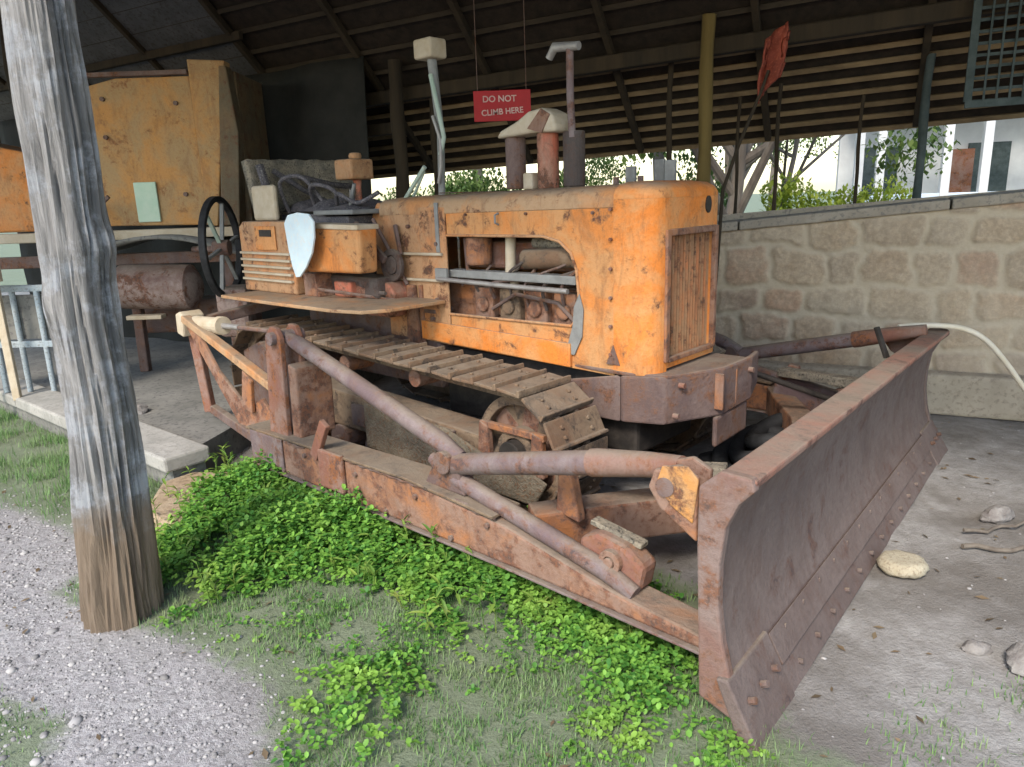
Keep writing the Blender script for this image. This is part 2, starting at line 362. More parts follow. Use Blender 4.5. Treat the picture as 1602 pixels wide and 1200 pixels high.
def scatter(tv, tf, P, S, R, tilt=None):
    """template verts tv, faces tf at points P with scales S (n,3), z-rotations R"""
    c, s = np.cos(R), np.sin(R); n = len(P)
    v = tv[None]*S[:, None, :]
    if tilt is not None:
        ct, st = np.cos(tilt), np.sin(tilt)
        v = np.stack([v[..., 0], v[..., 1]*ct[:, None]-v[..., 2]*st[:, None], v[..., 1]*st[:, None]+v[..., 2]*ct[:, None]], -1)
    v = np.stack([v[..., 0]*c[:, None]-v[..., 1]*s[:, None], v[..., 0]*s[:, None]+v[..., 1]*c[:, None], v[..., 2]], -1) + P[:, None]
    f = tf[None] + (np.arange(n)*len(tv))[:, None, None]
    return v.reshape(-1, 3), f.reshape(-1, tf.shape[1])
def ico():
    p = (1+5**.5)/2
    v = np.array([(-1,p,0),(1,p,0),(-1,-p,0),(1,-p,0),(0,-1,p),(0,1,p),(0,-1,-p),(0,1,-p),(p,0,-1),(p,0,1),(-p,0,-1),(-p,0,1)], float)/1.9
    f = np.array([(0,11,5),(0,5,1),(0,1,7),(0,7,10),(0,10,11),(1,5,9),(5,11,4),(11,10,2),(10,7,6),(7,1,8),(3,9,4),(3,4,2),(3,2,6),(3,6,8),(3,8,9),(4,9,5),(2,4,11),(6,2,10),(8,6,7),(9,8,1)])
    return v, f
def pebble_mat():
    m, t, b, _, L = nodes('pebble'); g = t.nodes.new('ShaderNodeNewGeometry')
    c = ramp(t, g.outputs['Random Per Island'], [(0, (.16, .148, .14)), (.4, (.29, .272, .265)), (.8, (.34, .32, .31)), (1, (.38, .355, .335))])
    L.new(c, b.inputs['Base Color']); b.inputs['Roughness'].default_value = .9; return m
def pebbles():
    x = rng.uniform(-3.6, 4.2, 42000); y = rng.uniform(1.0, 5.2, 42000)
    g = np.clip(sdist(x, y, GRAVEL)/.4+.45, 0, 1); gg = np.clip(sdist(x, y, GRASS1)/.2, 0, 1)
    keep = rng.random(len(x)) < g*.8 + .012*(1-gg) ; x = x[keep]; y = y[keep]
    r = rng.uniform(.003, .0085, len(x))*np.where(rng.random(len(x)) < .05, rng.uniform(1.5, 2.6, len(x)), 1)
    z = np.array([gh(a, b) for a, b in zip(x, y)])
    S = np.stack([r*rng.uniform(.8, 1.5, len(r)), r*rng.uniform(.8, 1.3, len(r)), r*.6], 1)
    V, F = scatter(*ico(), np.stack([x, y, z+r*.1], 1), S, rng.uniform(0, 6.3, len(r)))
    tag(np_mesh('gravel', V, F, pebble_mat()), 'pale grey and lilac gravel scattered over the yard in front of the post', 'gravel', kind='stuff')
pebbles()

LUSH = [(-1.62, 2.95), (-1.85, 3.6), (-1.75, 4.3), (-1.1, 3.98), (-.6, 3.6), (.15, 3.05), (.62, 2.62), (.4, 2.42), (.05, 2.62), (-.25, 2.5), (-.45, 2.75), (-.8, 3.0), (-1.25, 2.85), (-1.35, 2.65), (-1.55, 2.62)]
LUSH2 = [(.12, 2.5), (.62, 2.5), (.58, 1.8), (.32, 1.75), (.2, 2.1)]
SPRIG = [(-.62, 2.25), (-.42, 2.28), (-.36, 1.95), (-.45, 1.8), (-.62, 1.85), (-.66, 2.05)]
def ground_cover():
    leaf_v = np.array([(0,0,0), (-.34,.38,.07), (-.30,.78,.05), (0,1,-.04), (.30,.78,.05), (.34,.38,.07), (0,.5,-.03)], float)
    leaf_f = np.array([(0,6,1), (1,6,2), (2,6,3), (3,6,4), (4,6,5), (5,6,0)])
    PP, SS, RR, TT = [], [], [], []
    stems = MB()
    def patch(poly, n, hmin, hmax, size, edge=.15):
        p = np.array(poly); x0, y0 = p.min(0)-.15; x1, y1 = p.max(0)+.15
        x = rng.uniform(x0, x1, n*4); y = rng.uniform(y0, y1, n*4)
        d = sdist(x, y, poly); pr = np.clip(d/edge+.35, 0, 1)
        cl = np.array([noise.noise((a*3.2, b*3.2, 5)) for a, b in zip(x, y)])
        k = (rng.random(len(x)) < pr*np.clip(.65+cl*1.6, .05, 1)); x, y, d, cl = x[k][:n], y[k][:n], d[k][:n], cl[k][:n]
        for a, b, dd, cc in zip(x, y, d, cl):
            if abs(a+1.6) < .2 and abs(b-2.7) < .2: continue
            h = hmin+(hmax-hmin)*min(1, max(0, dd/.3+.2))*random.uniform(.5, 1.15)*(.75+cc*.7)
            lx, ly = random.gauss(0, .02), random.gauss(0, .02)
            for q in range(3):
                f = random.uniform(.45, 1.05)
                zc = max(.01, h*f); r0 = random.uniform(0, 6.28)
                nl = random.choice((2, 3, 3, 4)); s = size*random.uniform(.6, 1.25)
                for j in range(nl):
                    PP.append((a+lx*f*2+random.gauss(0, .012), b+ly*f*2+random.gauss(0, .012), zc)); SS.append((s, s, s))
                    RR.append(r0+j*2*PI/nl+random.gauss(0, .3)); TT.append(random.gauss(.15, .45))
    patch(LUSH, 7600, .03, .22, .027, .3)
    patch([(-1.75, 3.7), (-1.5, 4.3), (-.5, 3.72), (.3, 3.05), (.1, 2.85), (-.8, 3.4)], 1300, .12, .27, .026, .1)
    patch([(-1.4, 2.75), (.6, 2.75), (.65, 1.75), (.1, 1.7), (.0, 2.2), (-1.2, 2.4)], 260, .01, .05, .017, .3)
    patch(LUSH2, 850, .015, .13, .022, .3)
    patch(SPRIG, 300, .03, .17, .022, .3)
    V, F = scatter(leaf_v, leaf_f, np.array(PP), np.array(SS), np.array(RR), np.array(TT))
    o = np_mesh('ground_cover', V, F, M['clover'])
    tag(o, 'lush bright green leafy weeds growing along the bulldozer arm', 'weeds', kind='stuff')
    # taller mixed weeds: long pointed leaves on upright stems, some yellowing
    lv = np.array([(0,0,0), (-.12,.3,.06), (-.09,.7,.02), (0,1,-.12), (.09,.7,.02), (.12,.3,.06), (0,.5,-.02)], float)
    P2, S2, R2, T2 = [], [], [], []
    allp = np.array(LUSH); n = 0
    while n < 150:
        a, b = random.uniform(-1.9, .65), random.uniform(1.8, 4.3)
        if sdist(np.array([a]), np.array([b]), LUSH)[0] < -.12 or abs(a+1.6) < .22 and abs(b-2.7) < .22: continue
        n += 1; h = random.uniform(.07, .24); lx, ly = random.gauss(0, .03), random.gauss(0, .03)
        stems.tube([(a, b, 0), (a+lx*.5, b+ly*.5, h*.5), (a+lx, b+ly, h)], [.0022, .0018, .001], 5)
        for k in range(random.randint(5, 10)):
            f = random.uniform(.25, 1); s_ = random.uniform(.035, .075)
            P2.append((a+lx*f, b+ly*f, h*f)); S2.append((s_, s_, s_)); R2.append(random.uniform(0, 6.28)); T2.append(random.gauss(.45, .35))
    V, F = scatter(lv, leaf_f, np.array(P2), np.array(S2), np.array(R2), np.array(T2))
    w2 = np_mesh('tall_weeds', V, F, M['weed']); tag(w2, 'taller weeds with long pointed leaves standing out of the ground cover', 'weeds', kind='stuff')
    st_o = stems.build('stems', M['weed'], w2)
ground_cover()
def litter():
    n = 700; x = rng.uniform(-3.2, 3.8, n); y = rng.uniform(1.1, 5.0, n); s_ = rng.uniform(.008, .022, n)
    tv = np.array([(-.9,0,0), (0,-.45,.12), (1,0,.15), (0,.45,.2)], float); tf = np.array([(0,1,2), (0,2,3)])
    P = np.stack([x, y, np.array([gh(a, b) for a, b in zip(x, y)])+.006], 1)
    V, F = scatter(tv, tf, P, np.stack([s_*1.3, s_, s_], 1), rng.uniform(0, 6.28, n), rng.normal(0, .3, n))
    tag(np_mesh('leaf_litter', V, F, M['dead_leaf']), 'small dry brown leaves and chips scattered over the yard', 'leaf litter', kind='stuff')
M['dead_leaf'] = leaf_mat('dead_leaf', (.10, .07, .045), (.28, .20, .12), (.2, .17, .1))
litter()
def grass():
    bv = np.array([(-.5,0,0), (.5,0,0), (.32,.18,.55), (-.32,.18,.55), (0,.5,1)], float)
    bf = np.array([(0,1,2), (0,2,3), (3,2,4)])
    xs, ys, hs = [], [], []
    for poly, n, h in ((GRASS1, 52000, .026), (GRASS2, 42000, .055), (GRASS3, 9000, .024), ([(.8, 1.2), (1.1, 2.0), (2.2, 2.3), (2.6, 1.6)], 5000, .024)):
        p = np.array(poly); lo = p.min(0); hi = p.max(0); lo = np.maximum(lo, (-6, .8)); hi = np.minimum(hi, (6, 7))
        x = rng.uniform(lo[0], hi[0], n*3); y = rng.uniform(lo[1], hi[1], n*3)
        cl = np.array([noise.noise((a*4, b*4, 9))+.6*noise.noise((a*15, b*15, 2)) for a, b in zip(x, y)])
        k = rng.random(len(x)) < np.clip(sdist(x, y, poly)/.3+.2, 0, 1)*np.clip(.45+cl*1.3, .02, 1)
        x, y = x[k][:n], y[k][:n]; xs.append(x); ys.append(y); hs.append(h*rng.uniform(.4, 1.5, len(x)))
    x = np.concatenate(xs); y = np.concatenate(ys); h = np.concatenate(hs)
    P = np.stack([x, y, np.array([gh(a, b) for a, b in zip(x, y)])], 1)
    S = np.stack([np.full(len(x), .004), h, h], 1)
    V, F = scatter(bv, bf, P, S, rng.uniform(0, 6.28, len(x)), rng.normal(.1, .35, len(x)))
    tag(np_mesh('grass', V, F, M['blade_grass']), 'short thin grass around the gravel and below the blade', 'grass', kind='stuff')
grass()

# ---------------------------------------------------------------- platform with kerb on the left
plat = MB().prism([(-1.95, 4.18), (-2.45, 4.62), (-4.45, 6.32), (-9, 10.2), (-12, 14), (-1.2, 14), (-1.0, 7.3), (-1.75, 5.3)], 'z', -.1, .19)
tag(plat.build('platform', M['slab']), kind='structure')
kerb = MB()
a, b_ = Vector((-2.0, 3.98, 0)), Vector((-9.3, 10.15, 0)); d = (b_-a).normalized(); n_ = Vector((-d.y, d.x, 0))
if n_.y < 0: n_ = -n_
seg = 1.25; L_ = (b_-a).length; kk = 0
while kk*seg < L_:
    p = a + d*(kk*seg+.008); q = a + d*(min(L_, (kk+1)*seg)-.008)
    z1 = .215 + .006*math.sin(kk*3)
    kerb.add([p+Vector((0,0,.125)), q+Vector((0,0,.125)), q+n_*.28+Vector((0,0,.125)), p+n_*.28+Vector((0,0,.125)),
              p+Vector((0,0,z1)), q+Vector((0,0,z1)), q+n_*.28+Vector((0,0,z1+.004)), p+n_*.28+Vector((0,0,z1+.004))],
             [(0,3,2,1), (4,5,6,7), (0,1,5,4), (1,2,6,5), (2,3,7,6), (3,0,4,7)]); kk += 1
kb = MB(); k0 = a+n_*.06+d*.05; k1 = b_+n_*.06
kb.add([k0, k1, k1+n_*.2, k0+n_*.2]+[v_+Vector((0, 0, .124)) for v_ in (k0, k1, k1+n_*.2, k0+n_*.2)], [(0,3,2,1), (4,5,6,7), (0,1,5,4), (1,2,6,5), (2,3,7,6), (3,0,4,7)])
tag(kb.build('kerb_base', M['slab']), kind='structure')
tag(kerb.build('platform_kerb', M['concrete'], bevel=.015), kind='structure')
bs = MB().prism([(-1.92, 3.5), (-1.66, 3.35), (-1.52, 3.75), (-1.60, 4.07), (-1.9, 4.1), (-2.02, 3.95)], 'z', -.05, .10)
o = bs.build('foundation_stone', M['brownstone'], bevel=.03, segs=3)
tag(o, 'flat brown foundation stone under the kerb beside the log post', 'stone')

# ---------------------------------------------------------------- log post in front
def log_post():
    pts = [(0, -1.62, .165), (.1, -1.615, .16), (.3, -1.60, .15), (.6, -1.585, .138), (.9, -1.575, .134), (1.15, -1.58, .126), (1.35, -1.575, .122), (1.45, -1.567, .126), (1.55, -1.565, .118), (1.8, -1.555, .114), (2.1, -1.55, .113), (2.5, -1.54, .11), (3.0, -1.52, .105), (3.75, -1.49, .1)]
    V = []; n = 96; m = 150
    for i in range(m+1):
        z = 3.75*i/m - .05
        for (z0, x0, r0), (z1, x1, r1) in zip(pts, pts[1:]):
            if z <= z1 or z1 == 3.75: break
        t = min(1, max(0, (z-z0)/(z1-z0))); x = x0+(x1-x0)*t; r = (r0+(r1-r0)*t)*.89
        for k in range(n):
            a = 2*PI*k/n
            g = .20*noise.noise((math.cos(a)*1.6, math.sin(a)*1.6, z*1.3)) + .16*noise.noise((math.cos(a)*6, math.sin(a)*6, z*.9+7)) + .07*noise.noise((math.cos(a)*14, math.sin(a)*14, z*4))
            g -= .16*max(0, 1-9*abs(noise.noise((math.cos(a+z*.1)*3.2+9, math.sin(a+z*.1)*3.2, z*.45))))*min(1, .4+abs(noise.noise((a, z*2, 1)))*2)
            knot = .16*math.exp(-((z-1.28)/.09)**2)*max(0, math.cos(a-PI*1.15)) + .12*math.exp(-((z-1.5)/.06)**2)*max(0, math.cos(a+.2))
            rr = r*(1+g+knot); V.append((x+rr*math.cos(a), 2.72+rr*math.sin(a), z))
    F = [(i*n+k, i*n+(k+1) % n, (i+1)*n+(k+1) % n, (i+1)*n+k) for i in range(m) for k in range(n)]
    F.append(tuple(m*n+k for k in range(n)))
    b = MB(); b.add(V, F); o = b.build('log_post', M['log'], smooth=True)
    tag(o, 'thick weathered grey log post with brown foot standing on the gravel in front', 'post')
log_post()

# ---------------------------------------------------------------- stone wall behind
WD = Vector((-.9, .436, 0)).normalized(); WN = Vector((.436, .9, 0)).normalized()     # along the wall to the left, outward
W0 = Vector((3.56, 4.89, 0))
def wp(t, out=0, z=0): p = W0 + WD*t + WN*out; return Vector((p.x, p.y, z))
def wtop(t): return 1.47 - .088*t if t < 3 else 1.206 - .03*(t-3)
def build_wall():
    root = empty('stone_wall', tuple(wp(1)), **dict(label='low rubble stone wall with grey coping behind the bulldozer', cat='wall'))
    inv = Matrix.Translation(-wp(1))
    T0, T1 = -3.2, 7.2
    # coursed rubble: stones of uneven size in wavering courses, each standing proud of the mortar
    rr = random.Random(21); courses = []; zc = 0
    while zc < 1.95:
        hc_ = rr.uniform(.19, .33); x = T0-.5; st_ = []
        while x < T1+.5: w_ = rr.uniform(.20, .46); st_.append((x, x+w_, rr.random(), rr.random(), rr.uniform(-.035, .035), rr.uniform(-.03, .03))); x += w_
        courses.append((zc, zc+hc_, st_)); zc += hc_
    nt_, nz_ = 700, 96; V = []; F = []; A1 = []; A2 = []; A3 = []
    import bisect
    for i in range(nt_+1):
        t = T0+(T1-T0)*i/nt_
        for j in range(nz_+1):
            z = wtop(t)*j/nz_
            tw = t + .05*noise.noise((t*4, z*4, 0)) + .02*noise.noise((t*13, z*13, 2)); zw = z + .05*noise.noise((t*2.6, z*4, 7)) + .02*noise.noise((t*13, z*13, 5)) + .02
            c = next((c for c in courses if zw < c[1]), courses[-1])
            k = max(0, bisect.bisect_right([q[0] for q in c[2]], tw)-1); q = c[2][k]
            ex = min(tw-q[0]+q[4]*(zw-c[0])*0, q[1]-tw); ez = min(zw-c[0], c[1]-zw); ed = min(ex, ez)
            if ex < .06 and ez < .06: ed = max(0, .06-math.hypot(.06-ex, .06-ez))
            m_ = min(1, max(0, (ed-.008)/.03)); m_ = m_*m_*(3-2*m_)
            d_ = -.008 + m_*(.010+.012*q[3]) + .012*noise.noise((t*9, z*9, 4))*m_ + .005*noise.noise((t*28, z*28, 4)) + .02*noise.noise((t*1.5, z*1.5, 0))
            V.append(inv @ wp(t, -d_, z)); A1.append(m_); A2.append(q[2]); A3.append(q[3])
    for i in range(nt_):
        for j in range(nz_): q = i*(nz_+1)+j; F.append((q, q+nz_+1, q+nz_+2, q+1))
    Vn = np.array([tuple(p) for p in V]); wo = np_mesh('masonry', Vn, np.array(F), M['masonry'], True, root)
    for n_a, arr in (('stone', A1), ('tone', A2), ('tint', A3)):
        at = wo.data.attributes.new(n_a, 'FLOAT', 'POINT'); at.data.foreach_set('value', np.array(arr, dtype=np.float32))
    b = MB()
    bk = [inv @ wp(T0, .3, 0), inv @ wp(T1, .3, 0), inv @ wp(T1, .3, wtop(T1)), inv @ wp(T0, .3, wtop(T0))]
    b.add(bk, [(0, 1, 2, 3)])
    e = [inv @ wp(T1, 0, 0), inv @ wp(T1, .3, 0), inv @ wp(T1, .3, wtop(T1)), inv @ wp(T1, 0, wtop(T1))]; b.add(e, [(0, 1, 2, 3)])
    b.build('wall_back', M['coping'], root)
    cp = MB()
    t = T0
    while t < T1:
        t2 = min(T1, t+random.uniform(1.1, 1.5)); s = []
        for tt in (t+.006, t2-.006):
            for o_, z_ in ((-.04, 0), (.34, 0), (.34, .075), (-.04, .07)): s.append(inv @ wp(tt, o_, wtop(tt)+z_))
        cp.add(s, [(0,3,2,1), (4,5,6,7), (0,1,5,4), (1,2,6,5), (2,3,7,6), (3,0,4,7)]); t = t2
    cp.build('coping', M['coping'], root, bevel=.012)
    pl = MB(); s = []
    for tt in (T0, T1):
        for o_, z_ in ((-.16, 0), (-.03, 0), (-.03, .30), (-.14, .29)): s.append(inv @ wp(tt, o_, z_))
    pl.add(s, [(0,3,2,1), (4,5,6,7), (0,1,5,4), (1,2,6,5), (2,3,7,6), (3,0,4,7)])
    pl.build('plinth', M['plaster'], root, bevel=.02)
M['plaster'] = simple('tan_plaster', (.33, .285, .22), (.43, .37, .29), 5, .93, c3=(.27, .23, .18))
M['coping'] = simple('grey_cement', (.27, .235, .19), (.36, .32, .265), 5, .9, c3=(.2, .18, .16))
build_wall()

# ---------------------------------------------------------------- shed: tiled roof on battens, rafters and posts
SLOPE = .82
def rz_(t, d):      # roof underside height at distance t along the wall and d in from the back eave
    e = 2.08 - .035*t
    return e + SLOPE*d if d < 3.2 else e + SLOPE*3.2 - .5*(d-3.2)
def rp(t, d, up=0): return wp(t, .9-d, rz_(t, d)+up)
def shed():
    root = empty('open_shed', tuple(wp(3, -2)), **dict(label='open shed with battened clay tile roof on wooden posts over the bulldozer', cat='shed'))
    inv = Matrix.Translation(-wp(3, -2))
    T0, T1 = -4.0, 11.5
    b = MB()
    for d0, d1 in ((-.1, 3.2), (3.2, 5.6)):
        s = [inv @ rp(t, d, u) for t in (T0, T1) for d, u in ((d0, .07), (d1-.0005, .07), (d1-.0005, .10), (d0, .10))]
        b.add(s, [(0,3,2,1), (4,5,6,7), (0,1,5,4), (1,2,6,5), (2,3,7,6), (3,0,4,7)])
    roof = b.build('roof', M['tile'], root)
    i = 0; d = -.06
    while d < 3.15:
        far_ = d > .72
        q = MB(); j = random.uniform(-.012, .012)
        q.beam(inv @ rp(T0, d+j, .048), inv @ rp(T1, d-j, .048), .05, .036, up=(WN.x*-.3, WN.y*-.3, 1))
        q.build('batten', M['batten'] if far_ else M['batten_lit'], roof); d += .17 if far_ else .105; i += 1  # lit wood colour near the eave, shaded wood colour above
    for d in (3.6, 4.2, 4.8, 5.4):
        MB().beam(inv @ rp(T0, d, .04), inv @ rp(T1, d, .04), .06, .05).build('batten', M['batten'], roof)
    t = -3.6
    while t < T1:
        q = MB(); q.beam(inv @ rp(t, .0, -.005), inv @ rp(t+.03, 3.18, -.005), .05, .06); q.build('rafter', M['post_wood'], roof, bevel=.006)
        q = MB(); q.beam(inv @ rp(t+.03, 3.2, -.02), inv @ rp(t, 5.55, -.02), .055, .09); q.build('rafter', M['post_wood'], roof, bevel=.006)
        t += 1.1
    q = MB(); s = [inv @ rp(t, d, u) for t in (6.3, T1) for d, u in ((1.15, .012), (3.15, .012), (3.15, .018), (1.15, .018))]
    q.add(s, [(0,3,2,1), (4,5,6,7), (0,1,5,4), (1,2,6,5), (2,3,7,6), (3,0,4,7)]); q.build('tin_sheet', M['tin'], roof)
    for d in (1.5, 2.1, 2.7): MB().beam(inv @ rp(6.2, d, -.03), inv @ rp(T1, d, -.03), .05, .07).build('purlin', M['post_wood'], roof, bevel=.005)
    MB().beam(inv @ rp(T0, 3.2, -.13), inv @ rp(T1, 3.2, -.13), .12, .14).build('ridge_beam', M['post_wood'], roof, bevel=.01)
    MB().beam(inv @ rp(T0, .9, -.12), inv @ rp(T1, .9, -.12), .09, .11).build('wall_plate', M['post_wood'], root, bevel=.01)
    MB().beam(inv @ rp(T0, 5.0, -.13), inv @ rp(T1, 5.0, -.13), .12, .14).build('wall_plate', M['post_wood'], root, bevel=.01)
    def post(x, y, w, mat, z0=0, lean=0, round_=True):
        rel = Vector((x, y, 0)) - W0; tt = rel.dot(WD); d = .9 - rel.dot(WN)
        top = rz_(tt, d) - .02
        q = MB(); m = 12
        q.tube([Vector((x-inv_off.x+lean*k/m+.006*math.sin(k*1.7), y-inv_off.y+.006*math.cos(k*2.3), z0+(top-z0)*k/m)) for k in range(m+1)], [w*(1+.08*math.sin(k*2.1)) for k in range(m+1)], 10)
        q.build('post', mat, root, smooth=True)
    inv_off = wp(3, -2)
    post(-.92, 6.85, .062, M['post_wood']); post(1.50, 5.75, .05, M['post_ochre'])
    post(3.02, 5.55, .03, M['net'], 0); post(1.32, 6.15, .022, M['post_wood']); post(2.75, 5.95, .014, M['post_wood'])
    post(2.15, 6.05, .016, M['post_wood']); post(1.9, 6.25, .014, M['post_wood'])
    post(-.62, 6.95, .03, M['post_wood']); post(-4.6, 7.5, .07, M['post_wood'], .1); post(6.0, 1.6, .1, M['post_wood'])
    q = MB(); q.beam(wp(5.0, -.02, 0)-inv_off+Vector((0,0,2.25)), wp(9.5, -.02, 0)-inv_off+Vector((0,0,2.1)), .07, .1); q.build('tie_beam', M['post_wood'], root, bevel=.01)
shed()
# plain dark sheet closing the back on the left
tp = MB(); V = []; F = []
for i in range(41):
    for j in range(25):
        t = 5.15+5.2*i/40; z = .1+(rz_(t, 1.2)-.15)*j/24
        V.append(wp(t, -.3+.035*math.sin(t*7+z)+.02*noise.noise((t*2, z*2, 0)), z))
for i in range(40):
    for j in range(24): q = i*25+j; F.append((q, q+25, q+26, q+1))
tp.add(V, F); o = tp.build('back_sheet', M['sheet_black'], smooth=True)
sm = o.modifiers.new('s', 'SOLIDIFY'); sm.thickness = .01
tag(o, 'plain black sheet closing the back of the shed behind the seat', 'back_sheet')

# ---------------------------------------------------------------- the bulldozer
A = math.radians(-42.8); O = Vector((1.6755, 3.0477, 0))
DZ = empty('bulldozer', tuple(O), A, label='old rusty orange crawler bulldozer with wide steel blade parked under the shed', cat='bulldozer')
U = Vector((math.cos(A), math.sin(A), 0)); Vv = Vector((-math.sin(A), math.cos(A), 0))
def loc(p): r = Vector(p) - O; return Vector((r.dot(U), r.dot(Vv), p[2]))
VC = -.09                                          # centre line of the body
VN, VF = -.42, .24                                 # near and far hood sides
# hood side with the engine opening, C shaped, near and far
side = [(-2.37, .75), (-1.2, .72), (-1.2, 1.57), (-2.37, 1.56), (-2.37, 1.40), (-1.64, 1.40), (-1.53, 1.375), (-1.46, 1.32), (-1.425, 1.24), (-1.41, 1.10), (-1.425, .99), (-1.44, .95), (-2.37, .94)]
s_ = MB().prism(side, 'y', VN, VN+.012).build('side_panel', M['orange'], DZ, bevel=.003)
lip = MB().tube([(-2.37, VN-.004, .94), (-1.46, VN-.004, .95), (-1.425, VN-.004, 1.0), (-1.41, VN-.004, 1.1), (-1.425, VN-.004, 1.24), (-1.46, VN-.004, 1.32), (-1.53, VN-.004, 1.375), (-1.64, VN-.004, 1.4), (-2.37, VN-.004, 1.4)], .008, 8)
lip.build('panel_lip', M['peach'], s_, smooth=True)
MB().prism([(-2.95, .74), (-1.2, .72), (-1.2, 1.57), (-2.95, 1.54)], 'y', VF-.012, VF).build('side_panel', M['orange'], DZ, bevel=.003)
# lower sill strip, brighter yellow
MB().prism([(-2.62, .77), (-1.46, .735), (-1.46, .86), (-2.62, .885)], 'y', VN-.022, VN-.002).build('sill_strip', M['orange_bright'], DZ, bevel=.004, label='bright yellow orange strip below the engine opening')
# rear side panel
rp_ = MB().prism([(-2.95, .76), (-2.61, .76), (-2.61, 1.56), (-2.95, 1.54)], 'y', VN-.002, VN+.01).build('side_panel', M['peach'], DZ, bevel=.003)
MB().prism([(-2.605, .76), (-2.375, .75), (-2.375, 1.56), (-2.605, 1.56)], 'y', VN-.006, VN+.008).build('side_panel', M['peach'], DZ, bevel=.004)
for z in (1.285, 1.13):
    MB().tube([(-2.88, VN-.02, z), (-2.4, VN-.02, z+.005)], .009, 8).build('hinge_rod', M['cream'], rp_, smooth=True)
MB().box(-2.63, -2.60, VN-.02, VN-.003, .72, 1.1).build('panel_strap', M['rust_orange'], rp_, bevel=.003)
for (x, z) in ((-2.47, 1.02), (-2.52, .9), (-2.7, 1.45), (-2.45, 1.35), (-2.82, 1.45)):
    MB().cyl((x, VN-.012, z), 'y', .012, .02, 10).build('bolt', M['rust'], rp_)
# hood top, crowned with rounded shoulders
prof = [(VN-.004, 1.53), (VN-.004, 1.565), (VN+.012, 1.60), (VN+.045, 1.622), (VC-.12, 1.638), (VC, 1.641), (VC+.12, 1.638), (VF-.045, 1.622), (VF-.012, 1.60), (VF+.004, 1.565), (VF+.004, 1.53)]
inner = [(y*(1 if abs(y-VC) < .25 else 1)+(.012 if y < VC else -.012), z-.012) for y, z in prof][::-1]
hb = MB().prism(prof+inner, 'x', -2.98, -1.2); hb.warp(lambda p: (p.x, p.y, p.z + .012*(p.x+2)))
ht = hb.build('hood_top', M['hood_top'], DZ, smooth=True)
MB().box(-2.452, -2.44, VN+.03, VF-.03, 1.6355, 1.642).build('hood_seam', M['rust'], ht)
MB().box(-2.455, -2.425, VN-.014, VN-.004, 1.30, 1.585).build('seam_strap', M['grey_steel'], ht, bevel=.003)
for x in (-1.45, -1.3):
    MB().cyl((x, VC+.05, 1.66), 'z', .016, .05, 12).build('hood_knob', M['rust'], ht)
for x, y, h in ((-1.45, .1, .10), (-1.22, .12, .12), (-1.32, .18, .13)):
    MB().box(x-.03, x+.03, y-.012, y+.012, 1.62, 1.64+h).build('hood_bracket', M['grey_steel'], ht, bevel=.004)
# radiator shell: two rounded cheeks, header and sill round a recessed grille
NF = -.97
def cheek(y_out, y_in):
    s = -1 if y_out < y_in else 1; r = .11; pts = [(-1.2, y_out)]
    for k in range(9):
        a = PI/2*k/8; pts.append((NF-r+r*math.sin(a), y_out - s*r + s*r*math.cos(a)))
    pts += [(NF, y_in), (-1.2, y_in)]
    return pts
ns = MB().prism(cheek(VN-.006, -.31), 'z', .735, 1.415).prism(cheek(VF+.006, .145), 'z', .755, 1.415)
head = cheek(VN-.006, VC)[:-1] + cheek(VF+.006, VC)[::-1][1:]
ns.prism(head, 'z', 1.4151, 1.575); ns.box(-1.19, NF-.002, -.3099, .1449, .755, .80)
ns.warp(lambda p: (p.x, p.y, p.z + (0 if p.z > 1.5 else .05*max(0, p.x+1.2) if p.z < .79 else 0)))
capb = MB(); nh = len(head); Vc = []
for e_, zc_ in ((0, 1.5755), (.001, 1.585), (.014, 1.609), (.045, 1.631), (.12, 1.644)):
    for (xx, yy) in head:
        x2 = -1.2+(xx+1.2)*(1-e_/.23) if xx > -1.199 else xx
        Vc.append((x2, VC+(yy-VC)*(1-e_/.33), zc_+(.012*(x2+2) if zc_ > 1.576 else 0)))
Fc = [(q*nh+k, q*nh+(k+1) % nh, (q+1)*nh+(k+1) % nh, (q+1)*nh+k) for q in range(4) for k in range(nh)] + [tuple(4*nh+k for k in range(nh))]
capb.add(Vc, Fc).build('shell_top', M['orange_bright'], DZ, smooth=True)
nose = ns.build('radiator_shell', M['orange_bright'], DZ, bevel=.018, smooth=False, segs=3)
gr = MB().box(-1.06, -1.04, -.31, .145, .80, 1.415)
grl = gr.build('grille', M['dark'], DZ)
k = 0; y = -.30
while y < .14:
    MB().prism([(-1.03, y), (-1.003+.004*math.sin(k*3), y+.004), (-.996, y+.011), (-1.003, y+.018), (-1.03, y+.022)], 'z', .802, 1.413).build('grille_bar', M['grille'], grl, bevel=.002)
    y += .0265; k += 1
gf = MB()
for y0, y1, z0, z1 in ((-.335, -.30, .80, 1.43), (.135, .165, .80, 1.43), (-.2999, .1349, 1.40, 1.432), (-.2999, .1349, .795, .82)): gf.box(-.985, -.958, y0, y1, z0, z1)
gf.build('grille_frame', M['rust_orange'], grl, bevel=.005)
MB().prism([(.06+.028*math.cos(a), 1.535+.042*math.sin(a)) for a in np.linspace(0, 2*PI, 20)[:-1]], 'x', NF-.004, NF+.006).build('lamp_hole', M['dark'], nose)
MB().prism([(-1.24, .78), (-1.16, .78), (-1.18, .83), (-1.2, .88), (-1.22, .83)], 'y', VN-.010, VN-.005).build('rust_patch', M['rust'], nose)
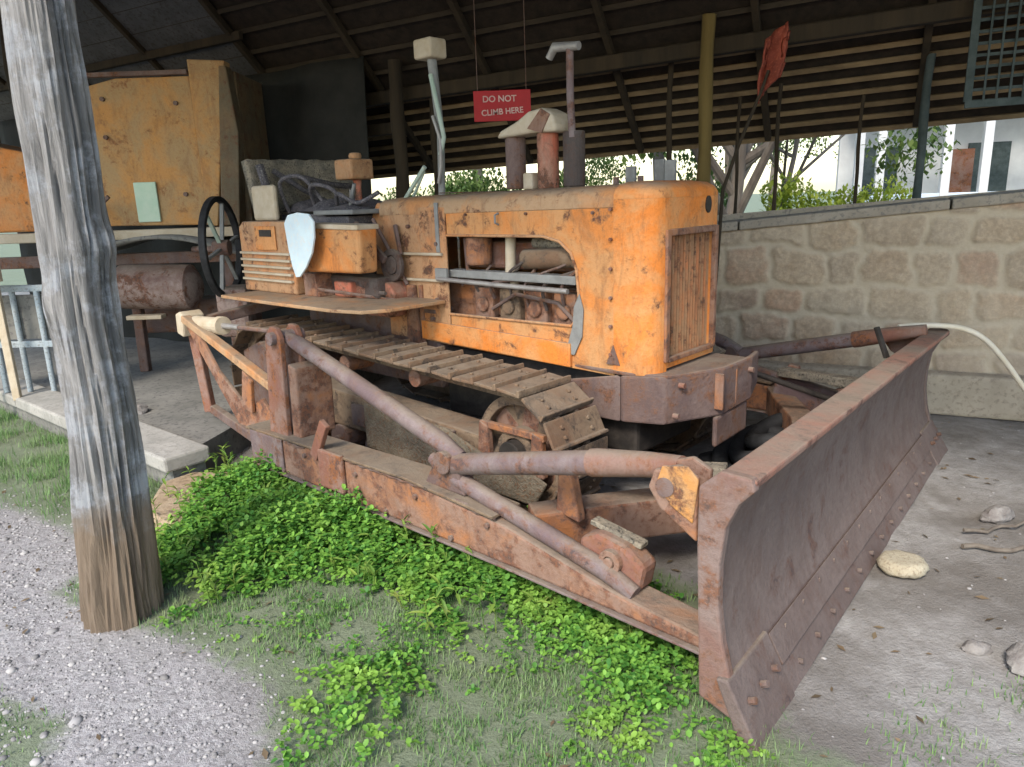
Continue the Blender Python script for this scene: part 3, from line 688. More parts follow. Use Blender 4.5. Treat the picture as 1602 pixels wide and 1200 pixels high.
# engine seen through the opening
eng = MB().box(-2.55, -1.35, -.28, .12, .80, 1.12).build('engine_block', M['rust_orange'], DZ, bevel=.02)
for x in (-2.18, -1.98, -1.78, -1.58):
    MB().box(x-.075, x+.075, -.33, -.2, .92, 1.10).cyl((x, -.335, 1.0), 'y', .045, .03, 16).build('side_cover', M['rust_orange'] if x != -1.98 else M['track'], eng, bevel=.012)
MB().box(-2.4, -1.4, -.26, .1, 1.2, 1.36).build('cylinder_head', M['rust_red'], eng, bevel=.03)
MB().cyl((-2.2, -.33, 1.31), 'z', .075, .16, 22).build('oil_filter', M['rust_orange'], eng, bevel=.015)
MB().tube([(-1.95, -.33, 1.40), (-1.95, -.34, 1.2), (-1.94, -.32, 1.12)], .03, 12).build('intake_pipe', M['cream'], eng, smooth=True)
MB().tube([(-1.85, -.32, 1.27), (-1.5, -.33, 1.29), (-1.42, -.30, 1.22)], .055, 16).build('manifold', M['track'], eng, smooth=True)
MB().tube([(-1.8, -.3, 1.36), (-1.5, -.3, 1.35)], .03, 12).build('fuel_line', M['seat_back'], eng, smooth=True)
MB().tube([(-2.3, -.34, 1.38), (-2.27, -.36, 1.2), (-2.1, -.37, 1.17)], .012, 8).build('fuel_line', M['rust'], eng, smooth=True)
MB().tube([(-2.1, -.34, .98), (-1.9, -.36, 1.08), (-1.6, -.36, 1.05), (-1.5, -.35, .96)], .011, 8).build('fuel_line', M['rust'], eng, smooth=True)
MB().box(-2.4, -1.45, -.40, -.32, 1.155, 1.20).build('fuel_rail', M['grey_steel'], eng, bevel=.006)
MB().tube([(-2.44, VN-.03, 1.148), (-1.9, VN-.03, 1.135), (-1.47, VN-.02, 1.128)], .014, 10).build('guard_rail', M['silver'], DZ, smooth=True)
MB().box(-2.46, -2.36, VN-.03, VN-.008, 1.14, 1.21).build('rail_bracket', M['grey_steel'], DZ, bevel=.004)
MB().prism([(-1.5, .80), (-1.44, .80), (-1.39, .9), (-1.38, 1.04), (-1.405, 1.12), (-1.44, 1.05), (-1.45, .95)], 'y', VN-.012, VN-.002).build('torn_panel_edge', M['grey_steel'], DZ, bevel=.003)
random.seed(40)
for k in range(7):
    x0 = -2.35+.13*k; x1 = x0+random.uniform(.1, .3); z0 = random.uniform(.98, 1.12); z1 = random.uniform(1.22, 1.36)
    MB().tube(smooth_path([Vector(p) for p in ((x0, -.33, z0), (x0+.03, -.38, (z0+z1)/2), (x1, -.37, z1-.05), (x1+.02, -.30, z1))]), random.uniform(.006, .011), 7).build('injector_pipe', M['dark_rust'] if k % 2 else M['rust'], eng, smooth=True)
for (p, q, r_, m_) in (((-3.35, -.62, 1.03), (-2.75, -.60, 1.06), .012, 'dark_rust'), ((-3.2, -.78, 1.08), (-2.62, -.5, 1.0), .010, 'rust'), ((-2.95, -.5, 1.5), (-2.72, -.45, 1.1), .012, 'rust')):
    MB().tube([p, q], r_, 8).build('control_rod', M[m_], DZ, smooth=True)
for pts in (((-3.45, -.4, 1.56), (-3.3, -.5, 1.66), (-3.15, -.46, 1.60), (-3.0, -.4, 1.66)), ((-3.7, -.42, 1.6), (-3.6, -.5, 1.72), (-3.45, -.45, 1.70), (-3.4, -.36, 1.58)), ((-3.9, -.5, 1.55), (-3.85, -.58, 1.75), (-3.7, -.5, 1.78), (-3.6, -.4, 1.6))):
    MB().tube(smooth_path([Vector(p) for p in pts]), .014, 8).build('loose_cable', M['seat'], DZ, smooth=True)
# cowl and dashboard
MB().prism([(-3.12, 1.0), (-2.95, .9), (-2.95, 1.575), (-3.06, 1.6), (-3.12, 1.52)], 'y', VN+.04, VF-.02).build('cowl', M['peach'], DZ, bevel=.015)
MB().prism([(-3.0, .9), (-2.78, .9), (-2.72, 1.05), (-2.78, 1.12), (-3.05, 1.12)], 'y', -.56, VN-.004).build('transmission_cover', M['pink'], DZ, bevel=.012)
wv = MB().ring((-2.79, -.5, 1.22), 'y', .06, .10, .03, 28).cyl((-2.79, -.49, 1.22), 'y', .055, .05, 20).build('pulley', M['dark_rust'], DZ, bevel=.006)
MB().beam((-3.1, -.53, 1.47), (-2.82, -.53, 1.25), .025, .05).build('brake_link', M['rust'], DZ, bevel=.004)
MB().beam((-2.8, -.45, 1.46), (-2.74, -.47, 1.28), .02, .03).build('brake_link', M['rust'], DZ, bevel=.004)
MB().prism([(-3.15, .96), (-2.93, .96), (-2.9, 1.1), (-3.1, 1.13)], 'y', -.62, -.45).build('brake_housing', M['pink'], DZ, bevel=.02)
MB().prism([(-2.75, .72), (-2.63, .72), (-2.66, 1.1), (-2.72, 1.1)], 'y', VN-.04, VN-.008).build('cowl_bracket', M['rust_orange'], DZ, bevel=.006)
# operator's platform, boxes, seat
fl = MB().prism([(-4.02, -1.02), (-3.3, -1.03), (-2.72, -1.02), (-2.5, -.97), (-2.42, -.84), (-2.4, -.43), (-4.02, -.43)], 'z', 1.0, 1.022)
fl.build('fender_plate', M['hood_top'], DZ, bevel=.005)
MB().prism([(-4.02, .27), (-2.4, .27), (-2.5, .8), (-4.02, .84)], 'z', 1.0, 1.022).build('fender_plate', M['hood_top'], DZ, bevel=.005)
MB().box(-3.95, -2.5, -.43, .27, .93, .955).build('floor_plate', M['rust'], DZ, bevel=.004)
bb = MB().prism([(-4.16, 1.022), (-3.48, 1.022), (-3.48, 1.46), (-3.54, 1.50), (-4.10, 1.50), (-4.16, 1.46)], 'y', -.76, -.44).build('battery_box', M['peach'], DZ, bevel=.012)
for z in (1.10, 1.145, 1.19, 1.235, 1.28):
    MB().box(-4.14, -3.5, -.782, -.757, z, z+.016).build('louvre', M['cream'], bb, bevel=.003)
MB().box(-3.92, -3.66, -.774, -.761, 1.31, 1.47).build('box_door', M['orange_bright'], bb, bevel=.006, label='bright orange door of the battery box')
MB().box(-3.85, -3.70, -.779, -.774, 1.40, 1.445).build('slot', M['dark'], bb)
ft = MB().prism([(-3.34, 1.18), (-2.77, 1.19), (-2.75, 1.46), (-3.28, 1.47)], 'y', -.76, -.62).build('fuel_tank', M['orange'], DZ, bevel=.025, segs=3)
MB().prism([(-3.3, 1.455), (-2.75, 1.445), (-2.75, 1.475), (-3.3, 1.485)], 'y', -.77, -.61).build('tank_lid', M['cream'], ft, bevel=.006)
MB().box(-3.36, -2.8, -.62, -.42, 1.022, 1.15).build('gear_housing', M['dark_rust'], DZ, bevel=.02)
MB().prism([(-3.42, 1.022), (-3.25, 1.022), (-3.3, 1.17), (-3.42, 1.17)], 'y', -.74, -.6).build('tank_bracket', M['rust_orange'], DZ, bevel=.006)
MB().box(-3.2, -3.02, -.66, -.55, 1.022, 1.12).build('tank_bracket', M['pink'], DZ, bevel=.01)
# white drop-shaped plate hanging on the tank corner
dp = [(-3.41, 1.49), (-3.36, 1.54), (-3.25, 1.555), (-3.13, 1.545), (-3.08, 1.50), (-3.09, 1.40), (-3.13, 1.31), (-3.21, 1.22), (-3.29, 1.16), (-3.335, 1.155), (-3.365, 1.22), (-3.39, 1.33)]
MB().prism(dp, 'y', -.845, -.83).beam((-3.25, -.83, 1.5), (-3.25, -.76, 1.5), .02, .02).build('drop_shaped_plate', M['white_plate'], DZ, bevel=.004)
# seat
st = MB()
def cushion(b, x0, x1, y0, y1, z0, z1, amp=.02, n=14, seed=0):
    V = []; F = []
    for i in range(n+1):
        for j in range(n+1):
            u = i/n; v = j/n; e = (1-(2*u-1)**6)*(1-(2*v-1)**6)
            V.append((x0+(x1-x0)*u, y0+(y1-y0)*v, z0+(z1-z0)*(.45+.55*e)+amp*noise.noise((u*3+seed, v*3, seed))*2*e))
    for i in range(n):
        for j in range(n): q = i*(n+1)+j; F.append((q, q+n+1, q+n+2, q+1))
    b.add(V, F); b.box(x0, x1, y0, y1, z0-.03, z0+(z1-z0)*.3)
cushion(st, -4.0, -3.45, -.5, .12, 1.50, 1.62, .03); sc = st.build('seat_cushion', M['seat'], DZ, smooth=True)
st = MB(); cushion(st, -3.5, -3.12, -.56, .05, 1.49, 1.585, .03, seed=3); st.build('seat_cushion', M['seat'], DZ, smooth=True)
bk = MB(); V = []; F = []
for i in range(21):
    for j in range(13):
        y = -.62+.92*i/20; zt = 1.50+.42*j/12
        edge = .03*noise.noise((y*8, 0, 1)) if j == 12 else 0
        V.append((-4.12-.10*j/12+.035*noise.noise((y*5, zt*5, 0))-.04*math.sin(PI*i/20), y, zt+edge))
for i in range(20):
    for j in range(12): q = i*13+j; F.append((q, q+13, q+14, q+1))
bk.add(V, F); bko = bk.build('backrest', M['seat_back'], DZ, smooth=True)
md = bko.modifiers.new('s', 'SOLIDIFY'); md.thickness = .07; md.offset = 0
cu = MB()
for (y0, z0, y1, z1, t_) in ((-.60, 1.88, -.55, 1.52, .03), (-.3, 1.80, .2, 1.72, .02), (-.5, 1.84, -.1, 1.62, .02)): cu.tube([(-4.06, y0, z0), (-4.02, (y0+y1)/2, (z0+z1)/2-.02), (-4.04, y1, z1)], t_, 8)
cu.build('torn_padding', M['seat'], bko, smooth=True)
MB().box(-4.15, -3.85, -.64, -.60, 1.50, 1.74).build('armrest', M['cream'], DZ, bevel=.02)
# levers
for (p, q, r_, m_) in (((-3.05, -.25, 1.5), (-2.72, -.25, 1.80), .014, 'pale_green'), ((-3.08, -.1, 1.55), (-2.9, -.1, 1.78), .010, 'pale_green'), ((-3.3, -.42, 1.55), (-3.22, -.42, 1.72), .012, 'grey_steel'), ((-3.45, -.3, 1.55), (-3.4, -.32, 1.69), .012, 'silver')):
    MB().tube([p, q], r_, 10).build('lever', M[m_], DZ, smooth=True)
MB().box(-3.45, -3.02, -.6, -.2, 1.53, 1.56).build('control_tray', M['grey_steel'], DZ, bevel=.008)
# work lamp
lm = MB().box(-3.75, -3.55, -.20, .0, 1.76, 1.90).cyl((-3.64, -.09, 1.92), 'z', .045, .05, 16).build('work_lamp', M['peach'], DZ, bevel=.018)
MB().tube([(-3.64, -.09, 1.55), (-3.63, -.09, 1.70), (-3.64, -.09, 1.78)], [.03, .02, .035], 12).build('lamp_stem', M['pink'], lm, smooth=True)
# exhaust stack
ex = MB().tube([(-2.72, -.12, 1.62), (-2.70, -.12, 2.0), (-2.745, -.12, 2.44)], [.022, .024, .03], 14).build('exhaust_stack', M['grey_steel'], DZ, smooth=True)
MB().box(-2.835, -2.675, -.19, -.05, 2.43, 2.545).build('stack_cap', M['cream'], ex, bevel=.018, segs=3)
MB().tube([(-2.73, -.15, 2.34), (-2.69, -.155, 2.2), (-2.66, -.155, 2.08), (-2.64, -.15, 1.97), (-2.68, -.15, 1.87)], .014, 8).build('stay_wire', M['pale_green'], ex, smooth=True)
MB().tube([(-2.72, -.16, 2.1), (-2.66, -.16, 1.95), (-2.67, -.16, 1.8), (-2.70, -.16, 1.7)], .011, 8).build('stay_wire', M['silver'], ex, smooth=True)
# air cleaner with arched elbow, and the thin bent pipe
ac = MB().cyl((-2.10, -.10, 1.79), 'z', .058, .29, 22).build('air_cleaner', M['rust'], DZ, bevel=.008)
MB().cyl((-1.86, -.10, 1.79), 'z', .06, .30, 22).build('cleaner_canister', M['pink'], ac, bevel=.008)
MB().cyl((-1.71, -.06, 1.79), 'z', .06, .29, 22).build('cleaner_canister', M['dark_rust'], ac, bevel=.008)
arch = MB()
arch.prism([(-2.18, 1.925), (-2.14, 1.965), (-2.02, 2.005), (-1.93, 2.05), (-1.84, 2.06), (-1.77, 2.03), (-1.74, 1.97), (-1.74, 1.93), (-1.9, 1.935), (-2.02, 1.93)], 'y', -.185, -.02)
arch.build('elbow_cover', M['cream'], ac, bevel=.028, segs=3)
MB().prism([(-1.93, 1.96), (-1.83, 2.055), (-1.77, 2.02), (-1.83, 1.93)], 'y', -.191, -.184).build('rust_patch', M['rust_orange'], ac)
MB().box(-2.0, -1.93, -.16, -.06, 1.64, 1.73).build('canister_foot', M['cream'], ac, bevel=.01)
MB().tube([(-1.69, -.1, 1.9), (-1.70, -.1, 2.1), (-1.70, -.1, 2.34)], .02, 12).build('vent_pipe', M['pipe'], DZ, smooth=True)
cap = MB().tube([(-1.64, -.1, 2.345), (-1.80, -.1, 2.36), (-1.84, -.1, 2.31)], [.022, .026, .02], 12).build('rain_cap', M['silver'], DZ, smooth=True)
# belly guard in front of the tracks
def guard(z0, z1, pts, name, mat, b=.012):
    q = MB(); n = len(pts); t = .03; V = []
    for (x, y, a0, a1) in pts: V += [(x, y, a0), (x, y, a1), (x-t, y+t*.5, a1), (x-t, y+t*.5, a0)]
    F = []
    for i in range(n-1):
        for j in range(4): F.append((4*i+j, 4*i+4+j, 4*i+4+(j+1) % 4, 4*i+(j+1) % 4))
    F += [(0,1,2,3), tuple(4*(n-1)+j for j in (3,2,1,0))]
    q.add(V, F); return q.build(name, mat, DZ, bevel=b)
bg_ = guard(0, 0, [(-1.5, VN-.01, .49, .66), (-1.14, VN-.03, .50, .735)], 'belly_guard', M['rust'])
bg2 = guard(0, 0, [(-1.13, VN-.03, .50, .735), (-.93, VN+.03, .505, .745), (-.76, -.12, .52, .765), (-.72, .1, .56, .785), (-.74, .22, .62, .79)], 'belly_guard', M['rust'])
guard(0, 0, [(-.77, -.17, .36, .515), (-.735, .1, .40, .555)], 'belly_guard', M['rust'])
MB().prism([(-1.45, VN), (-1.12, VN-.02), (-.92, VN+.04), (-.77, -.12), (-.75, .21), (-1.45, .21)], 'z', .735, .752).build('front_deck', M['rust'], DZ, bevel=.005)
MB().ring((-.775, -.08, .65), 'x', .045, .07, .03, 24).build('crank_hole', M['rust_orange'], DZ, bevel=.005)
for y in (-.16, -.02, .04): MB().box(-.785, -.74, y-.008, y+.008, .56, .74).build('guard_rib', M['rust_orange'], DZ, bevel=.003)
for y, z in ((-.33, .70), (-.38, .56), (.08, .72)): MB().cyl((-.87 if y < 0 else -.715, y, z), 'x', .014, .03, 10).build('bolt', M['rust_red'], DZ)
MB().box(-2.5, -1.1, -.36, .2, .30, .72).build('belly_pan', M['dark'], DZ, bevel=.02)
MB().box(-3.95, -2.5, -.40, .25, .45, .93).build('rear_case', M['rust'], DZ, bevel=.03)

# tracks
IC, IR = (-1.47, .385), .33; SC, SR = (-3.72, .44), .375
def track_path():
    pts = []
    dx, dz = SC[0]-IC[0], SC[1]-IC[1]; D = math.hypot(dx, dz); base = math.atan2(dz, dx); off = math.acos((IR-SR)/D)
    def arc(c, r, a0, a1, n):
        return [(c[0]+r*math.cos(a0+(a1-a0)*k/n), c[1]+r*math.sin(a0+(a1-a0)*k/n)) for k in range(n+1)]
    a_top = base-off; a_bot = base+off
    # sprocket arc from top over the rear to the bottom, then idler arc from bottom over the front to the top
    pts = arc(SC, SR, a_top % (2*PI), a_bot % (2*PI), 24)
    a0 = a_bot % (2*PI); a1 = (a_top % (2*PI)) + 2*PI
    if a1 - a0 > 2*PI: a1 -= 2*PI
    pts += arc(IC, IR, a0, a1, 24)
    return pts
path = track_path()
def resample(pts, step):
    P = [Vector((x, z)) for x, z in pts] + [Vector(pts[0])]; L = [0]
    for a_, b2 in zip(P, P[1:]): L.append(L[-1]+(b2-a_).length)
    n = round(L[-1]/step); out = []
    for k in range(n):
        s = L[-1]*k/n; i = max(j for j in range(len(L)) if L[j] <= s+1e-9); i = min(i, len(P)-2)
        t = (s-L[i])/max(1e-9, L[i+1]-L[i]); p = P[i].lerp(P[i+1], t); q = (P[i+1]-P[i]).normalized(); out.append((p, q))
    return out
def track(v0, v1):
    outer = -1 if v0 < 0 else 1; vm = (v0+v1)/2
    rail = MB(); pr = resample(path, .152)
    for p, q in pr:
        n2 = Vector((-q.y, q.x)); c = Vector((sum(a_[0] for a_ in path)/len(path), sum(a_[1] for a_ in path)/len(path)))
        if (p-c).dot(n2) < 0: n2 = -n2
        for vv in (vm-.07, vm+.07):
            a3 = Vector((p.x, vv, p.y)) - Vector((n2.x, 0, n2.y))*.035; d3 = Vector((q.x, 0, q.y))
            rail.beam(a3-d3*.085, a3+d3*.085, .03, .06, up=(n2.x, 0, n2.y))
    chain = rail.build('track_chain', M['track'], DZ, bevel=.006)
    first = None
    for p, q in pr:
        n2 = Vector((-q.y, q.x))
        if (p-c).dot(n2) < 0: n2 = -n2
        if first is None:
            s = MB(); w_ = v1-v0; hl = .071
            s.prism([(-hl, .0), (hl, .0), (hl+.006, .014), (hl-.006, .016), (-hl+.022, .016), (-hl+.018, .034), (-hl+.004, .036), (-hl, .016)], 'y', -w_/2, w_/2)
            for x in (-.1, .1):
                for z in (-.02, .03): s.cyl((z, x, .02), 'z', .011, .014, 8)
            so_ = s.build('track_shoe', M['track'], chain, bevel=.004); first = so_
        else:
            so_ = first.copy(); COL.objects.link(so_); so_.parent = chain
        d3 = Vector((q.x, 0, q.y)); n3 = Vector((n2.x, 0, n2.y)); y3 = n3.cross(d3)
        m3 = Matrix((d3, y3, n3)).transposed().to_4x4(); m3.translation = Vector((p.x, vm, p.y))
        so_.matrix_local = m3 @ Matrix.Rotation(random.uniform(-.05, .05), 4, 'Y') @ Matrix.Rotation(random.uniform(-.02, .02), 4, 'Z')
    fr = MB().prism([(-3.5, .26), (-1.7, .24), (-1.6, .34), (-1.72, .43), (-3.4, .50), (-3.55, .40)], 'y', vm-.10, vm+.10)
    tf = fr.build('track_frame', M['track'], DZ, bevel=.015)
    ou = vm + outer*.115
    for x in (-3.3, -2.95, -2.6, -2.25, -1.9):
        MB().cyl((x, vm, .16), 'y', .10, .22, 20).cyl((x, vm, .16), 'y', .035, .27, 12).build('track_roller', M['rust'], tf, bevel=.006)
    for x in (-2.85, -2.2):
        MB().cyl((x, vm, .66-.0), 'y', .05, .2, 18).build('carrier_roller', M['rust_orange'], tf, bevel=.006)
    for x in (-3.1, -2.7, -2.3, -1.95):
        MB().box(x-.07, x+.07, ou-.02, ou+.012, .30, .43).build('roller_guard', M['rust'], tf, bevel=.008)
    y0_, y1_ = sorted((ou+.03*outer, ou+.05*outer))
    MB().prism([(-2.6, .20), (-1.30, .17), (-1.22, .30), (-1.40, .37), (-1.62, .36), (-1.9, .45), (-2.6, .47)], 'y', y0_, y1_).build('frame_cover', M['mud'], tf, bevel=.012)
    idl = MB().ring((IC[0], vm, IC[1]), 'y', .235, .285, .13, 40).ring((IC[0], vm, IC[1]), 'y', .075, .12, .2, 28).build('idler', M['track'], DZ, bevel=.006)
    MB().cyl((IC[0], vm, IC[1]), 'y', .24, .025, 36).build('idler_web', M['track'], idl)
    for k in range(6):
        a = k*PI/3+.3; MB().beam((IC[0]+.11*math.cos(a), vm, IC[1]+.11*math.sin(a)), (IC[0]+.24*math.cos(a), vm, IC[1]+.24*math.sin(a)), .1, .03, up=(0, 1, 0)).build('spoke', M['rust_orange'], idl, bevel=.004)
    MB().cyl((IC[0], ou-.0, IC[1]), 'y', .07, .06, 20).build('idler_cap', M['dark'], idl, bevel=.006)
    for dx in (-.19, .16):
        MB().prism([(IC[0]+dx-.05, .3), (IC[0]+dx+.04, .3), (IC[0]+dx+.03, .5), (IC[0]+dx-.03, .52)], 'y', ou-.01, ou+.03).build('idler_bracket', M['rust_orange'], idl, bevel=.008)
    MB().beam((IC[0]-.22, ou+.012, .505), (IC[0]+.2, ou+.012, .50), .03, .035).build('idler_guide', M['rust_orange'], idl, bevel=.005)
    sp = []
    for k in range(48):
        a = 2*PI*k/48; r = (.335 if k % 4 in (0, 1) else .285); sp.append((SC[0]+r*math.cos(a), SC[1]+r*math.sin(a)))
    spk = MB().prism(sp, 'y', vm-.04, vm+.04).build('sprocket', M['rust'], DZ, bevel=.006)
    MB().cyl((SC[0], vm+outer*.06, SC[1]), 'y', .17, .12, 28).cyl((SC[0], vm+outer*.12, SC[1]), 'y', .08, .06, 20).build('final_drive', M['rust_orange'], spk, bevel=.015)
track(-.97, -.58)
track(2*VC+.58, 2*VC+.97)

# push frame: arm, cross nose, upright, struts, on both sides (near side first)
ARM = []
def frame_side(mir):
    def Y(v): return v if not mir else 2*VC - v
    s = 1 if not mir else -1; TX = -.14 if not mir else -.36
    def PR(pts, y0, y1): a_, b2 = Y(y0), Y(y1); return MB().prism(pts, 'y', min(a_, b2), max(a_, b2))
    arm = PR([(-2.98, .19), (-.95, .185), (TX, .17), (TX+.02, .21), (-.5, .25), (-1.0, .35), (-1.6, .40), (-2.98, .375)], -1.46, -1.32).build('push_arm', M['rust_orange'], DZ, bevel=.012)
    PR([(-2.99, .382), (-1.6, .408), (-1.05, .37), (-1.05, .383), (-1.6, .42), (-2.99, .395)], -1.475, -1.305).build('arm_flange', M['track'], arm, bevel=.003)
    PR([(-2.98, .178), (-.95, .173), (TX, .158), (TX, .1685), (-.95, .1835), (-2.98, .1885)], -1.475, -1.305).build('arm_flange', M['pipe'], arm, bevel=.003)
    MB().box(-2.95, -2.62, min(Y(-1.475), Y(-1.462)), max(Y(-1.475), Y(-1.462)), .22, .385).build('arm_plate', M['pipe'], arm, bevel=.006)
    MB().beam((-2.3, Y(-1.47), .36), (-2.18, Y(-1.47), .56), .03, .06).build('arm_lug', M['rust_red'], arm, bevel=.006)
    MB().box(-2.25, -2.05, min(Y(-1.49), Y(-1.462)), max(Y(-1.49), Y(-1.462)), .22, .42).build('arm_lug', M['rust_red'], arm, bevel=.01)
    for q_ in range(9):
        x_ = -2.85+q_*.22; MB().cyl((x_, Y(-1.464), .21 if q_ % 2 else .34-.03*max(0, x_+1.4)), 'y', .013, .02, 8).build('bolt', M['rust'], arm, bevel=.002)
    wb = MB()
    for x0_, x1_, z0_, z1_ in ((-2.6, -1.05, .377, .372),):
        pts_ = [(x0_+(x1_-x0_)*k/60, Y(-1.462), z0_+(z1_-z0_)*k/60+.003*math.sin(k*2.1)+(.02 if -2.4 < x0_+(x1_-x0_)*k/60 < -1.2 else 0)) for k in range(61)]
        wb.tube(pts_, [.006+.002*math.sin(k*1.7) for k in range(61)], 6)
    wb.build('weld_bead', M['rust'], arm)
    # nose of the C frame
    cf = MB(); pth = [(-1.0, -1.30), (-.86, -1.08), (-.62, -.75), (-.45, -.38), (-.38, VC)]
    V = []; F = []
    for i, (x, y) in enumerate(pth):
        nx, ny = .8, -.6
        for q, z in ((-.07, .20), (.07, .20), (.07, .37), (-.07, .37)): V.append((x+q*nx, Y(y+q*ny), z))
    for i in range(len(pth)-1):
        for j in range(4): F.append((4*i+j, 4*i+4+j, 4*i+4+(j+1) % 4, 4*i+(j+1) % 4))
    F += [(0,1,2,3), tuple(4*(len(pth)-1)+j for j in range(4))]
    cf.add(V, F); cf.build('frame_nose', M['rust_orange'], DZ, bevel=.012)
    # upright
    up = PR([(-2.78, .38), (-2.60, .38), (-2.57, .93), (-2.60, .985), (-2.66, .99), (-2.72, .93)], -1.33, -1.30).build('upright', M['rust_red'], DZ, bevel=.006)
    PR([(-2.78, .38), (-2.60, .38), (-2.57, .93), (-2.60, .985), (-2.66, .99), (-2.72, .93)], -1.44, -1.41).build('upright_plate', M['rust_red'], up, bevel=.006)
    PR([(-2.58, .40), (-2.50, .40), (-2.49, .78), (-2.56, .80)], -1.42, -1.2).build('upright_plate', M['rust_orange'], up, bevel=.01)
    MB().cyl((-2.63, Y(-1.37), .93), 'y', .035, .2, 16).build('pin', M['pipe'], up, bevel=.004)
    # long strut down to the joint, then the screw strut up to the blade, and the lower brace
    MB().tube([(-2.62, Y(-1.37), .93), (-2.5, Y(-1.37), .90), (-1.42, Y(-1.39), .595), (-1.3, Y(-1.39), .55)], [.03, .042, .042, .03], 16).build('long_strut', M['pipe'], DZ, smooth=True)
    sc = MB().tube([(-1.45, Y(-1.40), .495), (-1.36, Y(-1.40), .512), (-.62, Y(-1.42), .690), (-.60, Y(-1.42), .695)], [.03, .045, .045, .042], 18).build('screw_strut', M['pipe'], DZ, smooth=True)
    MB().tube([(-.60, Y(-1.42), .695), (-.57, Y(-1.42), .702), (-.36, Y(-1.45), .752), (-.22, Y(-1.47), .78)], [.05, .05, .042, .036], 16).build('strut_collar', M['rust_red'], sc, smooth=True)
    MB().tube([(-1.5, Y(-1.37), .50), (-1.3, Y(-1.40), .45), (-.55, Y(-1.42), .30), (-.42, Y(-1.42), .25)], [.03, .036, .036, .03], 14).build('brace_pipe', M['pipe'], DZ, smooth=True)
    MB().cyl((-1.36, Y(-1.40), .53), 'y', .05, .11, 18).build('strut_joint', M['rust'], sc, bevel=.006)
    jb = PR([(-1.5, .405), (-1.25, .40), (-1.3, .54), (-1.42, .54)], -1.43, -1.35).build('joint_bracket', M['rust'], DZ, bevel=.008)
    PR([(-.92, .36), (-.80, .34), (-.84, .54), (-.90, .55)], -1.24, -1.19).build('joint_bracket', M['rust_orange'], jb, bevel=.008)
    PR([(-.68, .28), (-.42, .24), (-.40, .34), (-.48, .40), (-.60, .42), (-.68, .38)], -1.40, -1.30).build('trunnion', M['rust_red'], DZ, bevel=.02)
    MB().ring((-.53, Y(-1.41), .335), 'y', .022, .045, .03, 20).cyl((-.53, Y(-1.41), .335), 'y', .02, .045, 12).build('trunnion_cap', M['rust_orange'], DZ, bevel=.004)
    MB().beam((-.66, Y(-1.33), .43), (-.44, Y(-1.33), .395), .05, .02).build('cap_strap', M['seat_back'], DZ, bevel=.004)
    MB().beam((-.9, Y(-1.1), .52), (-.35, Y(-.9), .56), .08, .05).build('cross_bar', M['seat_back'], DZ, bevel=.006)
frame_side(False); frame_side(True)
# rear near-side linkage: cylinder, triangular plate and braces
hc = MB().tube([(-4.02, -1.26, .865), (-3.96, -1.26, .868), (-3.93, -1.26, .87)], .045, 16).tube([(-3.92, -1.26, .87), (-3.60, -1.26, .885)], .05, 18).tube([(-3.60, -1.26, .885), (-3.54, -1.26, .888)], .058, 18).build('lift_cylinder', M['cream'], DZ, bevel=.004)
MB().tube([(-3.54, -1.26, .888), (-3.34, -1.26, .895)], .018, 12).build('piston_rod', M['silver'], hc, smooth=True)
MB().tube([(-3.34, -1.26, .895), (-2.65, -1.28, .925)], .014, 10).build('piston_link', M['rust'], hc, smooth=True)
MB().prism([(-4.07, .80), (-3.98, .78), (-3.95, .92), (-4.0, .95), (-4.06, .93)], 'y', -1.33, -1.18).build('cylinder_lug', M['cream'], hc, bevel=.012)
tri = MB().prism([(-4.0, .86), (-3.86, .86), (-3.62, .60), (-3.40, .47), (-3.28, .40), (-3.10, .50), (-3.0, .40), (-3.02, .24), (-3.25, .19), (-3.42, .28), (-3.62, .48)], 'y', -1.30, -1.275)
tri.build('linkage_plate', M['rust_orange'], DZ, bevel=.006)
MB().beam((-3.98, -1.3, .905), (-2.80, -1.33, .585), .06, .05).build('linkage_bar', M['hood_top'], DZ, bevel=.008)
MB().prism([(-3.3, .42), (-3.18, .40), (-3.15, .60), (-3.24, .66)], 'y', -1.33, -1.305).build('linkage_plate', M['rust_orange'], DZ, bevel=.006)
MB().beam((-4.02, -1.24, .84), (-3.97, -1.22, .25), .05, .07).build('rear_leg', M['rust_red'], DZ, bevel=.008)
MB().beam((-4.0, -1.2, .27), (-3.0, -1.36, .25), .05, .06).build('rear_leg', M['rust'], DZ, bevel=.008)
MB().beam((-3.98, -1.22, .86), (-3.95, -.45, .95), .07, .07).build('rear_crossbar', M['rust'], DZ, bevel=.008)
MB().prism([(-3.55, .3), (-3.2, .3), (-3.1, .6), (-3.4, .78), (-3.62, .7)], 'y', -1.12, -1.0).build('sprocket_guard', M['rust'], DZ, bevel=.02)

# blade (angled a few degrees); local axes: w along the blade, n forward
BA = Vector((.69638, 1.83463, 0)); BB = Vector((2.65452, 4.26073, 0)); BL = (BB-BA).length
BD = (BB-BA).normalized(); BNv = Vector((BD.y, -BD.x, 0))
def bl(w_, n2, z): return loc(BA + BD*w_ + BNv*n2 + Vector((0, 0, z*(1-.1*w_/BL))))
def sweep(prof, w0, w1, steps=1):
    q = MB(); n = len(prof); V = []; F = []
    for i in range(steps+1):
        ww = w0+(w1-w0)*i/steps
        V += [bl(ww, p[0], p[1]) for p in prof]
    for i in range(steps):
        for j in range(n): F.append((i*n+j, i*n+n+j, i*n+n+(j+1) % n, i*n+(j+1) % n))
    F += [tuple(range(n)), tuple(range(steps*n, steps*n+n))[::-1]]
    return q.add(V, F)
fr_ = [(-.085, .16), (-.11, .20), (-.13, .26), (-.145, .34), (-.153, .43), (-.155, .52), (-.150, .60), (-.135, .68), (-.11, .74), (-.075, .785)]
